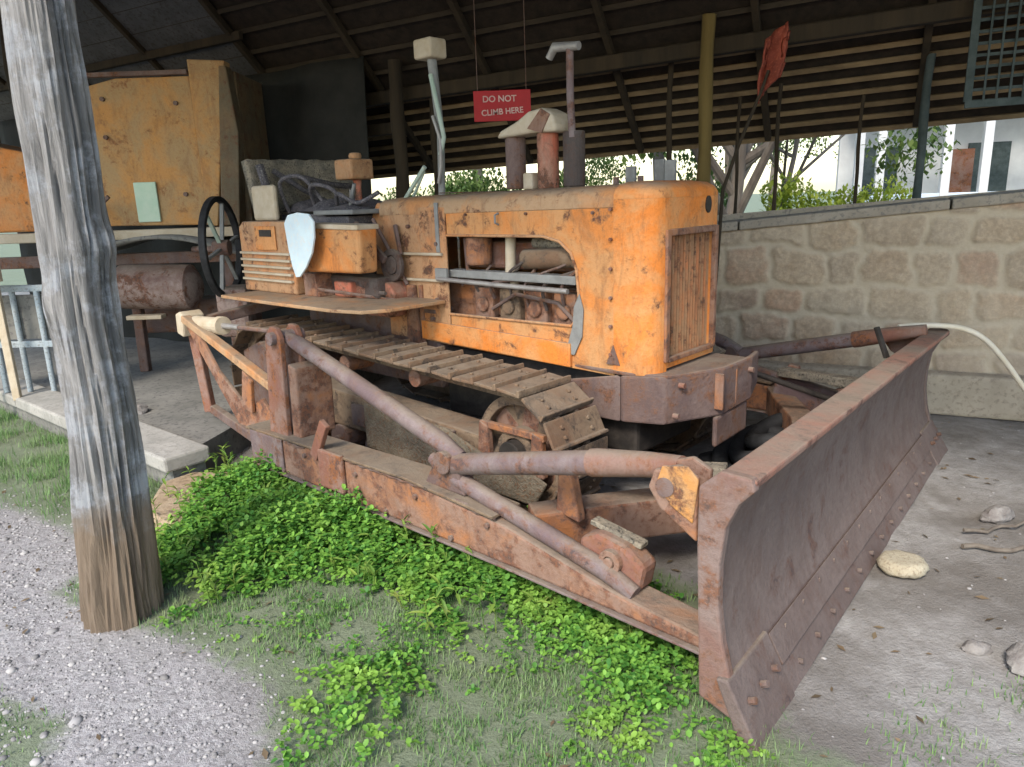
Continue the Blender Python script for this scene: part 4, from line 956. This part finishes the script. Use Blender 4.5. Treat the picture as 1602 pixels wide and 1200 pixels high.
mb_ = sweep(fr_ + [(-.10, .795), (-.135, .745), (-.16, .68), (-.172, .6), (-.176, .52), (-.175, .43), (-.168, .34), (-.155, .26), (-.13, .15)], .03, BL-.03, 1)
mold = mb_.build('moldboard', M['blade'], DZ, smooth=True)
sweep([(-.055, .80), (-.05, .828), (-.155, .835), (-.165, .76), (-.150, .735), (-.105, .797), (-.07, .79)], .0, BL, 1).build('top_beam', M['blade_top'], mold, bevel=.008)
sweep([(-.21, .36), (-.17, .36), (-.17, .46), (-.21, .46)], .06, BL-.06).build('stiffener', M['rust'], mold, bevel=.006)
sweep([(-.2, .10), (-.14, .10), (-.14, .24), (-.2, .24)], .06, BL-.06).build('stiffener', M['rust'], mold, bevel=.006)
for ww in (.5, 1.05, 1.55, 2.05, 2.6):
    sweep([(-.205, .24), (-.165, .26), (-.175, .55), (-.165, .70), (-.205, .735)], ww-.012, ww+.012).build('back_rib', M['rust_red'], mold, bevel=.003)
endp = [(-.075, .15), (-.10, .2), (-.125, .3), (-.142, .42), (-.143, .55), (-.130, .67), (-.095, .75), (-.05, .80), (-.06, .835), (-.15, .84), (-.215, .78), (-.215, .6), (-.205, .35), (-.195, .10), (-.09, .06)]
for w0, w1 in ((-.012, .028), (BL-.028, BL+.012)):
    sweep(endp, w0, w1).build('end_plate', M['blade_end'] if w0 < 0 else M['blade'], mold, bevel=.008)
sweep([(0, .0), (-.105, .192), (-.128, .185), (-.03, .0)], .30, BL-.30).build('cutting_edge', M['blade'], DZ, bevel=.003)
sweep([(-.047, .086), (-.040, .096), (-.092, .19), (-.099, .18)], .30, BL-.30).build('wear_strip', M['blade'], DZ, bevel=.002)
for w0, w1 in ((-.03, .296), (BL-.296, BL+.03)):
    e_ = sweep([(.012, -.01), (-.098, .20), (-.135, .195), (-.05, -.01)], w0, w1)
    eb = e_.build('end_bit', M['blade'], DZ, bevel=.006)
    for f_ in (.2, .5, .8):
        c_ = bl(w0+(w1-w0)*f_, -.052, .115); MB().tube([c_, c_+ (loc(BA+BNv)-loc(BA))*.02+Vector((0,0,.01))], .012, 8).build('bolt', M['rust'], eb)
# lug of the strut at the blade's near top corner
for ww in (.0, .09):
    sweep([(-.22, .60), (-.22, .80), (-.28, .83), (-.36, .80), (-.38, .74), (-.34, .68)], ww-.005, ww+.02).build('blade_lug', M['rust_orange'], mold, bevel=.008)
c0 = bl(.03, -.40, .78)
MB().tube([bl(-.015, -.32, .755), bl(.14, -.32, .755)], .03, 18).build('lug_pin', M['rust'], mold, smooth=True)
sweep([(-.23, .66), (-.215, .80), (-.25, .835), (-.33, .82), (-.35, .76), (-.30, .70)], -.012, -.004).build('lug_patch', M['lug_paint'], mold, bevel=.004, label='yellow orange patch on the strut lug at the near top corner')
for ww in (BL-.10, BL-.02):
    sweep([(-.22, .60), (-.22, .80), (-.28, .83), (-.36, .80), (-.38, .74), (-.34, .68)], ww-.02, ww+.005).build('blade_lug', M['rust_red'], mold, bevel=.008)
random.seed(77)
pb = MB(); edge_n = loc(BA+BNv)-loc(BA)
for k in range(13):
    w_ = .42+k*(BL-.84)/12
    for n2, z_ in ((-.081, .158), (-.018, .045)):
        c_ = bl(w_, n2, z_); MB().tube([c_-edge_n*.01, c_+edge_n*.008+Vector((0, 0, .004))], .010, 8).build('bolt', M['blade'], mold)
for k in range(4):
    w_ = .5+k*.62; c0_, c1_ = bl(w_, -.142, .47), bl(w_+.0, -.142, .47)
for k in range(6):
    z_ = .83+k*.14; MB().cyl((-1.215, VN-.010, z_), 'y', .009, .012, 8).build('bolt', M['rust_red'], nose)
for x_ in (-2.2, -1.75, -1.32): MB().cyl((x_, VN-.008, 1.515), 'y', .008, .012, 8).build('bolt', M['rust'], s_)
MB().tube([(-1.95, VN-.004, 1.46), (-1.95, VN-.03, 1.47), (-1.95, VN-.03, 1.51), (-1.95, VN-.004, 1.52)], .006, 8).build('latch', M['grey_steel'], s_)
# lift rods on the far side and lilac frame plate behind the blade
MB().tube([(-.95, .3, .68), (-.45, .75, .42)], .016, 10).build('tie_rod', M['dark'], DZ, smooth=True)
MB().beam(bl(BL-.75, -.23, .76), bl(BL-.72, -.3, .93), .03, .02).build('link_lever', M['dark'], DZ, bevel=.003)
MB().prism([(-1.0, .02), (-.45, .02), (-.40, .4), (-.95, .5)], 'y', .95, 1.0).build('far_frame_plate', M['pipe'], DZ, bevel=.01)

# ---------------------------------------------------------------- black heap standing in for shadow and a dark object under the front
hp = MB(); random.seed(3)
for k in range(5):
    pts = []; cx, cy = -.82+.03*k, .12+.10*k
    for i in range(26):
        a = i/25*2*PI*1.0+k; pts.append(Vector((cx+(.24-.02*k)*math.cos(a), cy+(.22)*math.sin(a), .06+.05*k+.03*math.sin(2*a+k))))
    hp.tube([O+U*p.x+Vv*p.y+Vector((0, 0, p.z)) for p in pts], .045, 10)
tag(hp.build('black_heap', M['black_rubber'], smooth=True), 'heap of black coils standing in for shadow and a dark object under the radiator guard', 'hose')

# ---------------------------------------------------------------- cream hose over the far blade corner
hs = [Vector(p) for p in ((2.28, 4.25, .785), (2.42, 4.25, .79), (2.62, 4.22, .775), (2.78, 4.22, .70), (2.95, 4.25, .54), (3.12, 4.3, .36), (3.27, 4.35, .24), (3.5, 4.5, .10), (3.8, 4.7, .03), (4.3, 4.8, .02))]
tag(MB().tube(smooth_path(hs), .016, 12).build('hose', M['hose'], smooth=True), 'cream plastic hose hanging over the far corner of the blade', 'hose')

# ---------------------------------------------------------------- stones and sticks on the right
def rock(name, c, s, mat, seed, label, cat, flat=1, group=None, rz=0):
    V = []; F = []; n, m = 22, 12
    for j in range(m+1):
        ph = PI*j/m
        for i in range(n):
            th = 2*PI*i/n; d = Vector((math.sin(ph)*math.cos(th), math.sin(ph)*math.sin(th), math.cos(ph)))
            if flat < 1: d = Vector((d.x*(1 if abs(d.z) > .8 else 1), d.y, max(-flat, min(flat, d.z))))
            k_ = .35 if flat < 1 else 1.25
            r = 1+.22*k_*noise.noise(d*1.6+Vector((seed, 0, 0)))+.14*k_*noise.noise(d*4+Vector((seed, 3, 0)))+.05*noise.noise(d*11+Vector((seed, 3, 0)))
            p = Vector((d.x*s[0]*r, d.y*s[1]*r, d.z*s[2]*r)); V.append((c[0]+p.x*math.cos(rz)-p.y*math.sin(rz), c[1]+p.x*math.sin(rz)+p.y*math.cos(rz), c[2]+p.z))
    for j in range(m):
        for i in range(n): F.append((j*n+i, (j+1)*n+i, (j+1)*n+(i+1) % n, j*n+(i+1) % n))
    o = MB().add(V, F).build(name, mat, smooth=True); return tag(o, label, cat, group)
rock('stone', (1.635, 2.83, .03), (.098, .092, .05), M['stone'], 2, 'round pale cream flat stone on the dirt in front of the blade', 'stone', flat=.6)
rock('rock', (1.74, 2.15, .03), (.10, .08, .06), M['rock'], 5, 'jagged pale grey rock at the right edge below the round stone', 'rock')
rock('rock', (1.60, 2.26, .012), (.05, .035, .025), M['rock'], 9, 'small dark clod just left of the jagged grey rock', 'rock')
rock('rock', (2.35, 3.3, .02), (.10, .05, .04), M['rock'], 12, 'dark broken lump at the right edge behind the round stone', 'rock', rz=.4)
for i, (a_, b2, r_, lb) in enumerate((((1.98, 2.98, .02), (2.5, 2.9, .03), .012, 'long dark stick lying on the dirt right of the round stone'), ((2.08, 3.12, .02), (2.5, 3.22, .02), .009, 'thin dark stick lying behind the longer stick on the right'))):
    p0, p1 = Vector(a_), Vector(b2)
    pts = [p0.lerp(p1, k/8)+Vector((0, .02*math.sin(k*1.9+i), .006*math.cos(k))) for k in range(9)]
    tag(MB().tube(pts, [r_*(1-.05*k) for k in range(9)], 8).build('stick', M['bark_bg'], smooth=True), lb, 'stick')

# ---------------------------------------------------------------- red sign under the roof
def sign():
    c = Vector((0, 5.8, 2.262)); root = empty('warning_sign', tuple(c), math.radians(0), label='small red sign with two lines of white letters hanging under the roof', cat='sign')
    MB().box(-.212, .212, -.006, .006, -.108, .108).build('sign_board', M['sign_red'], root, bevel=.003)
    for txt, z, sz, sx in (('DO NOT', .028, .062, -.02), ('CLIMB HERE', -.06, .058, .0)):
        cu = bpy.data.curves.new('t', 'FONT'); cu.body = txt; cu.size = sz; cu.align_x = 'CENTER'; cu.extrude = .001; cu.offset = .0012
        to = bpy.data.objects.new('t', cu); COL.objects.link(to)
        dg = bpy.context.evaluated_depsgraph_get(); me = bpy.data.meshes.new_from_object(to.evaluated_get(dg)); bpy.data.objects.remove(to)
        me.materials.clear(); me.materials.append(M['sign_white'])
        lo = bpy.data.objects.new('sign_lettering', me); COL.objects.link(lo); lo.parent = root
        lo.location = (sx, -.0085, z); lo.rotation_euler = (PI/2, math.radians(-3 if z < 0 else 0), 0)
    w_ = MB().tube([(-.18, 0, .105), (-.18, .05, 1.2)], .003, 6).tube([(.18, 0, .105), (.18, .05, 1.1)], .003, 6); w_.build('hanging_wire', M['rust'], root)
sign()
# red tin cap on a leaning stick
fp = empty('marker_pole', (1.50, 5.3, 1.25), label='leaning thin stick with a crumpled red tin on its tip behind the radiator', cat='pole')
MB().tube([(-.05, .0, -1.2), (.02, 0, .35), (.12, 0, .65), (.26, 0, 1.0), (.30, 0, 1.12)], [.014, .013, .012, .011, .01], 8).build('stick', M['post_wood'], fp, smooth=True)
q = MB(); V = []; F = []
for i in range(11):
    for j in range(13):
        u = i/10; v = j/12; x = .235+.17*u+.05*(v-.5)+.02*noise.noise((u*4, v*4, 1)); z = .98+.33*v+.10*u-.07*(1-v)*(1-u)
        wd = 1-.25*abs(2*v-1); V.append((.31+(x-.31)*wd, .05*math.sin(u*5)+.03*noise.noise((u*5, v*5, 0)), z))
for i in range(10):
    for j in range(12): k = i*13+j; F.append((k, k+13, k+14, k+1))
o = q.add(V, F).build('red_tin', M['flag'], fp, smooth=True); md = o.modifiers.new('s', 'SOLIDIFY'); md.thickness = .012

# ---------------------------------------------------------------- old yellow machine on the platform at the left
def old_machine():
    r = empty('harvesting_machine', (-3.1, 6.5, .19), label='old yellow box shaped farm machine with a rusty tank behind the log post', cat='machine')
    ox, oy, oz = 3.1, -6.5, -.19
    def B(x0, x1, y0, y1, z0, z1): return MB().box(x0+ox, x1+ox, y0+oy, y1+oy, z0+oz, z1+oz)
    def P(pts, y0, y1): return MB().prism([(a+ox, c+oz) for a, c in pts], 'y', y0+oy, y1+oy)
    body = P([(-3.6, 1.48), (-2.56, 1.46), (-2.56, 2.66), (-3.18, 2.66), (-3.62, 2.56)], 6.5, 7.3).build('body_panel', M['yellow'], r, bevel=.012)
    P([(-2.555, 1.45), (-2.47, 1.45), (-2.25, 2.76), (-2.555, 2.78)], 6.46, 6.6).build('corner_pillar', M['yellow'], r, bevel=.01)
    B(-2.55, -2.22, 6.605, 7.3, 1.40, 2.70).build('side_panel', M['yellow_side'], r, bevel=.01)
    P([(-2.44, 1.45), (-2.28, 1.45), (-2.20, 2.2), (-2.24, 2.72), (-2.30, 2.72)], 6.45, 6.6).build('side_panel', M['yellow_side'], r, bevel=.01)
    B(-3.15, -2.96, 6.475, 6.497, 1.50, 1.83).build('inspection_plate', M['plate_green'], r, bevel=.006)
    for (x, z) in ((-3.3, 2.5), (-3.32, 2.2), (-2.72, 1.72), (-3.45, 1.62), (-2.7, 2.45)): MB().cyl((x+ox, 6.49+oy, z+oz), 'y', .018, .03, 12).build('bolt', M['rust'], body)
    B(-3.62, -2.56, 6.44, 6.497, 2.665, 2.70).build('top_rail', M['rust'], body, bevel=.004)
    # sloping grey fender, beams and tank below
    V = []; F = []
    for i in range(15):
        a = i/14
        for yy in (6.2, 6.9): V.append((-3.55+1.35*a+ox, yy+oy, 1.28+.14*math.sin(a*PI)**1.0-.05*a+oz))
    for i in range(14): F.append((2*i, 2*i+2, 2*i+3, 2*i+1))
    f = MB().add(V, F).build('fender', M['slab'], r, smooth=True); md = f.modifiers.new('s', 'SOLIDIFY'); md.thickness = .03
    B(-4.6, -2.25, 6.42, 6.56, 1.36, 1.44).build('chassis_beam', M['cream'], r, bevel=.01)
    B(-4.6, -2.3, 6.5, 6.6, 1.14, 1.24).build('chassis_beam', M['rust'], r, bevel=.01)
    MB().tube([(-3.35+ox, 6.35+oy, .97+oz), (-3.3+ox, 6.35+oy, .97+oz), (-2.72+ox, 6.35+oy, .95+oz), (-2.66+ox, 6.35+oy, .95+oz)], [.12, .19, .19, .11], 26).build('rusty_tank', M['tank'], r, smooth=True)
    B(-3.25, -2.95, 6.2, 6.3, .70, .735).build('foot_plate', M['cream'], r, bevel=.006)
    B(-3.4, -2.5, 6.7, 7.0, .5, .8).build('axle_box', M['rust'], r, bevel=.02)
    for x in (-3.3, -2.45):
        MB().beam((x+ox, 6.5+oy, .0), (x+ox, 6.55+oy, 1.0), .08, .08).build('support_leg', M['rust'], r, bevel=.01)
    # iron flywheel on its bracket
    fw = MB().ring((-2.19+ox, 5.75+oy, 1.30+oz), 'x', .345, .385, .05, 56)
    V2 = fw; fwo = fw.build('flywheel', M['black_rubber'], r, bevel=.006)
    for k in range(6):
        a = k*PI/3+.2; MB().beam((-2.19+ox, 5.75+oy+.05*math.cos(a), 1.30+oz+.05*math.sin(a)), (-2.19+ox, 5.75+oy+.35*math.cos(a), 1.30+oz+.35*math.sin(a)), .02, .03, up=(1, 0, 0)).build('spoke', M['grey_steel'] if k != 2 else M['pale_green'], fwo, bevel=.003)
    MB().cyl((-2.19+ox, 5.75+oy, 1.30+oz), 'x', .06, .12, 18).build('hub', M['rust'], fwo, bevel=.005)
    MB().tube([(-2.19+ox, 5.75+oy, 1.30+oz), (-2.4+ox, 6.0+oy, 1.28+oz), (-2.7+ox, 6.45+oy, 1.26+oz)], .025, 10).build('axle', M['rust'], r, smooth=True)
    B(-2.25, -2.0, 5.62, 5.95, .62, 1.0).build('engine_case', M['tank'], r, bevel=.04)
    MB().beam((-2.15+ox, 5.8+oy, 0), (-2.12+ox, 5.8+oy, .75), .07, .07).build('support_leg', M['rust'], r, bevel=.01)
    # orange side panel further left
    P([(-4.9, 1.45), (-3.95, 1.45), (-4.02, 2.1), (-4.9, 2.3)], 6.6, 7.2).build('hopper', M['orange'], r, bevel=.02)
    MB().beam((-3.45+ox, 6.3+oy, 1.58+oz), (-3.28+ox, 6.3+oy, 1.72+oz), .03, .03).beam((-3.5+ox, 6.3+oy, 1.72+oz), (-3.35+ox, 6.3+oy, 1.58+oz), .03, .03).beam((-3.4+ox, 6.3+oy, 1.38+oz), (-3.4+ox, 6.3+oy, 1.62+oz), .03, .03).build('lever_cluster', M['rust'], r, bevel=.004)
old_machine()
# blue grey railing and cream board far left
rl = empty('metal_railing', (-3.7, 5.75, .19), label='blue grey painted metal railing left of the log post', cat='railing')
for x in (-.55, -.36, -.17, .02, .21): MB().tube([(x, 0, .03), (x+.005, 0, .86)], .022, 10).build('upright', M['blue_grey'], rl, smooth=True)
for z in (.86, .42): MB().beam((-.75, 0, z), (.36, 0, z-.01), .04, .05).build('rail', M['blue_grey'], rl, bevel=.006)
MB().box(-.75, .3, .02, .05, .45, .80).build('panel', M['slab'], rl, bevel=.004)
cbd = MB().box(-4.25, -3.78, 5.52, 5.56, 1.12, 1.52).box(-4.2, -4.14, 5.565, 5.6, .19, 1.5).box(-3.9, -3.84, 5.565, 5.6, .19, 1.5)
tag(cbd.build('board', M['cream'], bevel=.006), 'pale cream board on two legs at the far left edge above the railing', 'board')
# inner dirt mound / old beam in the dark behind kerb
rock('rock', (-2.75, 5.1, .20), (.12, .09, .06), M['rock'], 21, 'pale lump of stone on the dark floor right of the log post', 'rock')

# ---------------------------------------------------------------- lattice screen upper right
ls = MB(); c0 = Vector((3.02, 5.02, 2.10))
xa, xb, za, zb = 0, 1.6, 0, .62
for k in range(24): ls.beam((xa+k*.07, 0, za), (xa+k*.07, 0, zb), .018, .012)
for k in range(10): ls.beam((xa, .014, za+k*.069), (xb, .014, za+k*.069), .012, .018)
ls.box(xa-.03, xb+.03, -.012, .026, za-.04, za); ls.box(xa-.04, xa-.005, -.012, .026, za, zb)
lo_ = ls.build('lattice_screen', M['net']); lo_.location = c0; lo_.rotation_euler = (0, 0, math.radians(-25.8))
tag(lo_, 'dark lattice screen fixed under the eave at upper right', 'screen')

# ---------------------------------------------------------------- outside: trees, bushes, white building
def leaves(name, clumps, n, size, mat, parent=None, seed=1):
    r = np.random.default_rng(seed); lv = np.array([(0,0,0), (-.3,.5,.05), (0,1,0), (.3,.5,.05)], float); lf = np.array([(0,1,2), (0,2,3)])
    P = []
    for (x, y, z, R_) in clumps:
        k = int(n*R_**2); d = r.normal(size=(k, 3)); d /= np.linalg.norm(d, axis=1)[:, None]; rr = R_*r.random(k)**.45
        P.append(np.array([x, y, z]) + d*rr[:, None]*np.array([1, 1, .8]))
    P = np.concatenate(P); k = len(P); s = size*r.uniform(.6, 1.4, k)
    V, F = scatter(lv, lf, P, np.stack([s, s, s], 1), r.uniform(0, 6.28, k), r.uniform(-1.5, 1.5, k))
    return np_mesh(name, V, F, mat, parent=parent)
def tree(x, y, h, label, fork=False, r0=.1, seed=1, crown=True, lean=0):
    random.seed(seed); t = empty('tree', (x, y, 0), label=label, cat='tree', group='trees beyond the wall')
    q = MB(); pts = [Vector((lean*k/8+.04*math.sin(k+seed), .03*math.cos(k*1.3), h*.55*k/8)) for k in range(9)]
    q.tube(pts, [r0*(1-.05*k) for k in range(9)], 12); top = pts[-1]; cl = []
    nb = 6
    for b2 in range(nb):
        a = b2*2*PI/nb+random.uniform(-.3, .3); st_ = pts[random.choice((3, 4, 5) if fork else (5, 6, 7, 8))]
        e = Vector((math.cos(a)*h*.25, math.sin(a)*h*.25, 0))+Vector((st_.x, st_.y, h*random.uniform(.6, .95)))
        mid = st_.lerp(e, .5)+Vector((math.cos(a)*.08*h, math.sin(a)*.08*h, -.03*h))
        q.tube([st_, st_.lerp(mid, .5), mid, e], [r0*.55, r0*.45, r0*.35, r0*.12], 8)
        for _ in range(2): cl.append((e.x+random.gauss(0, .1*h), e.y+random.gauss(0, .1*h), e.z+random.gauss(0, .06*h), h*.13))
        cl.append((e.x*1.3, e.y*1.3, max(1.9, e.z-h*random.uniform(.15, .4)), h*.085))
    q.build('trunk', M['bark_bg'], t, smooth=True)
    if crown: leaves('crown', cl, 2300, .075, M['far_leaf'], t, seed)
tree(2.55, 8.8, 5.5, 'forked dark tree trunk just beyond the wall right of the radiator', True, .10, 3, lean=.2)
tree(1.9, 9.5, 6, 'slender tree trunk behind the leaning stick beyond the wall', False, .10, 4)
tree(5.6, 19, 6.5, 'tree with leafy crown beside the white building outside', True, .13, 5)
tree(4.2, 12, 6.0, 'thin bare leaning tree right of the yellow green bush', True, .05, 9, crown=False, lean=.5)
tree(-.5, 15, 6.5, 'tree far beyond the wall seen above the hood', False, .14, 6)
tree(1.2, 18, 7, 'distant tree between the air cleaner and the radiator', False, .15, 7)
tree(8.5, 24, 7, 'distant tree right of the white building', False, .15, 8)
def bush(x, y, s, mat, label, seed, hz=.6):
    b = empty('bush', (x, y, 0), label=label, cat='bush', group='bushes beyond the wall'); random.seed(seed)
    cl = [(random.gauss(0, s*.4), random.gauss(0, s*.3), s*hz+random.uniform(-.3, .3)*s, s*random.uniform(.35, .55)) for _ in range(7)]
    q = MB()
    for c in cl: q.tube([(0, 0, 0), (c[0]*.6, c[1]*.6, c[2]*.6), (c[0], c[1], c[2])], [.03, .02, .008], 6)
    q.build('stems', M['bark_bg'], b); leaves('foliage', cl, 5200, .07, M[mat], b, seed)
bush(4.25, 10.2, .85, 'bush_leaf', 'yellow green bush beyond the wall right of the forked tree', 11, 1.5)
bush(2.3, 9.6, .6, 'far_leaf', 'dark green bush beyond the wall at the foot of the forked tree', 12, 1.6)
bush(-.6, 11, 1.0, 'far_leaf', 'pale green bush seen above the hood left of the air cleaner', 13, 1.45)
bush(.6, 11.5, 1.0, 'far_leaf', 'green bush seen above the hood right of the air cleaner', 14, 1.4)
bush(5.0, 11.6, .6, 'far_leaf', 'green bush in front of the white building', 15, .9)
bush(1.3, 10.6, .8, 'far_leaf', 'green bush directly behind the radiator beyond the wall', 16, 1.5)
def white_house():
    r = empty('white_building', (7.75, 13.2, 0), math.radians(-15), label='white verandah building with posts outside at the right', cat='building')
    MB().box(-1.6, 4, 1.5, 1.7, 0, 3.4).build('wall', M['white_wall'], r)
    for x in (-1.5, -1.15, -.1, .5, 1.3, 2.7): MB().box(x-.07, x+.07, -.07, .07, 0, 2.9).build('verandah_post', M['white_wall'], r, bevel=.01)
    MB().box(-1.7, 4.2, -.16, .16, 2.9, 3.15).build('beam', M['white_wall'], r, bevel=.01)
    MB().box(-1.39, 2.59, -.05, .05, 1.25, 1.42).build('rail', M['blue_white'], r, bevel=.01)
    MB().box(-1.7, 4.2, .17, 1.9, 3.41, 3.5).build('roof', M['tile'], r)
    for x in (-.9, 1.0, 2.4): w_ = MB().box(x-.35, x+.35, 1.44, 1.497, 1.0, 2.3).build('window', M['net'], r); MB().box(x-.42, x+.42, 1.43, 1.497, .9, .99).build('sill', M['white_wall'], w_)
    MB().box(.35, .75, 1.42, 1.497, .01, 2.2).build('door', M['rust_red'], r)
M['blue_white'] = simple('pale_blue_paint', (.45, .55, .66), (.55, .62, .7), 4, .7, bstr=.1)
white_house()
bush(3.3, 12.5, 1.0, 'far_leaf', 'low green shrub left of the yellow green bush', 18, 1.2)
bush(-2.2, 12, 1.1, 'far_leaf', 'pale green bush seen past the exhaust stack', 19, 1.2)
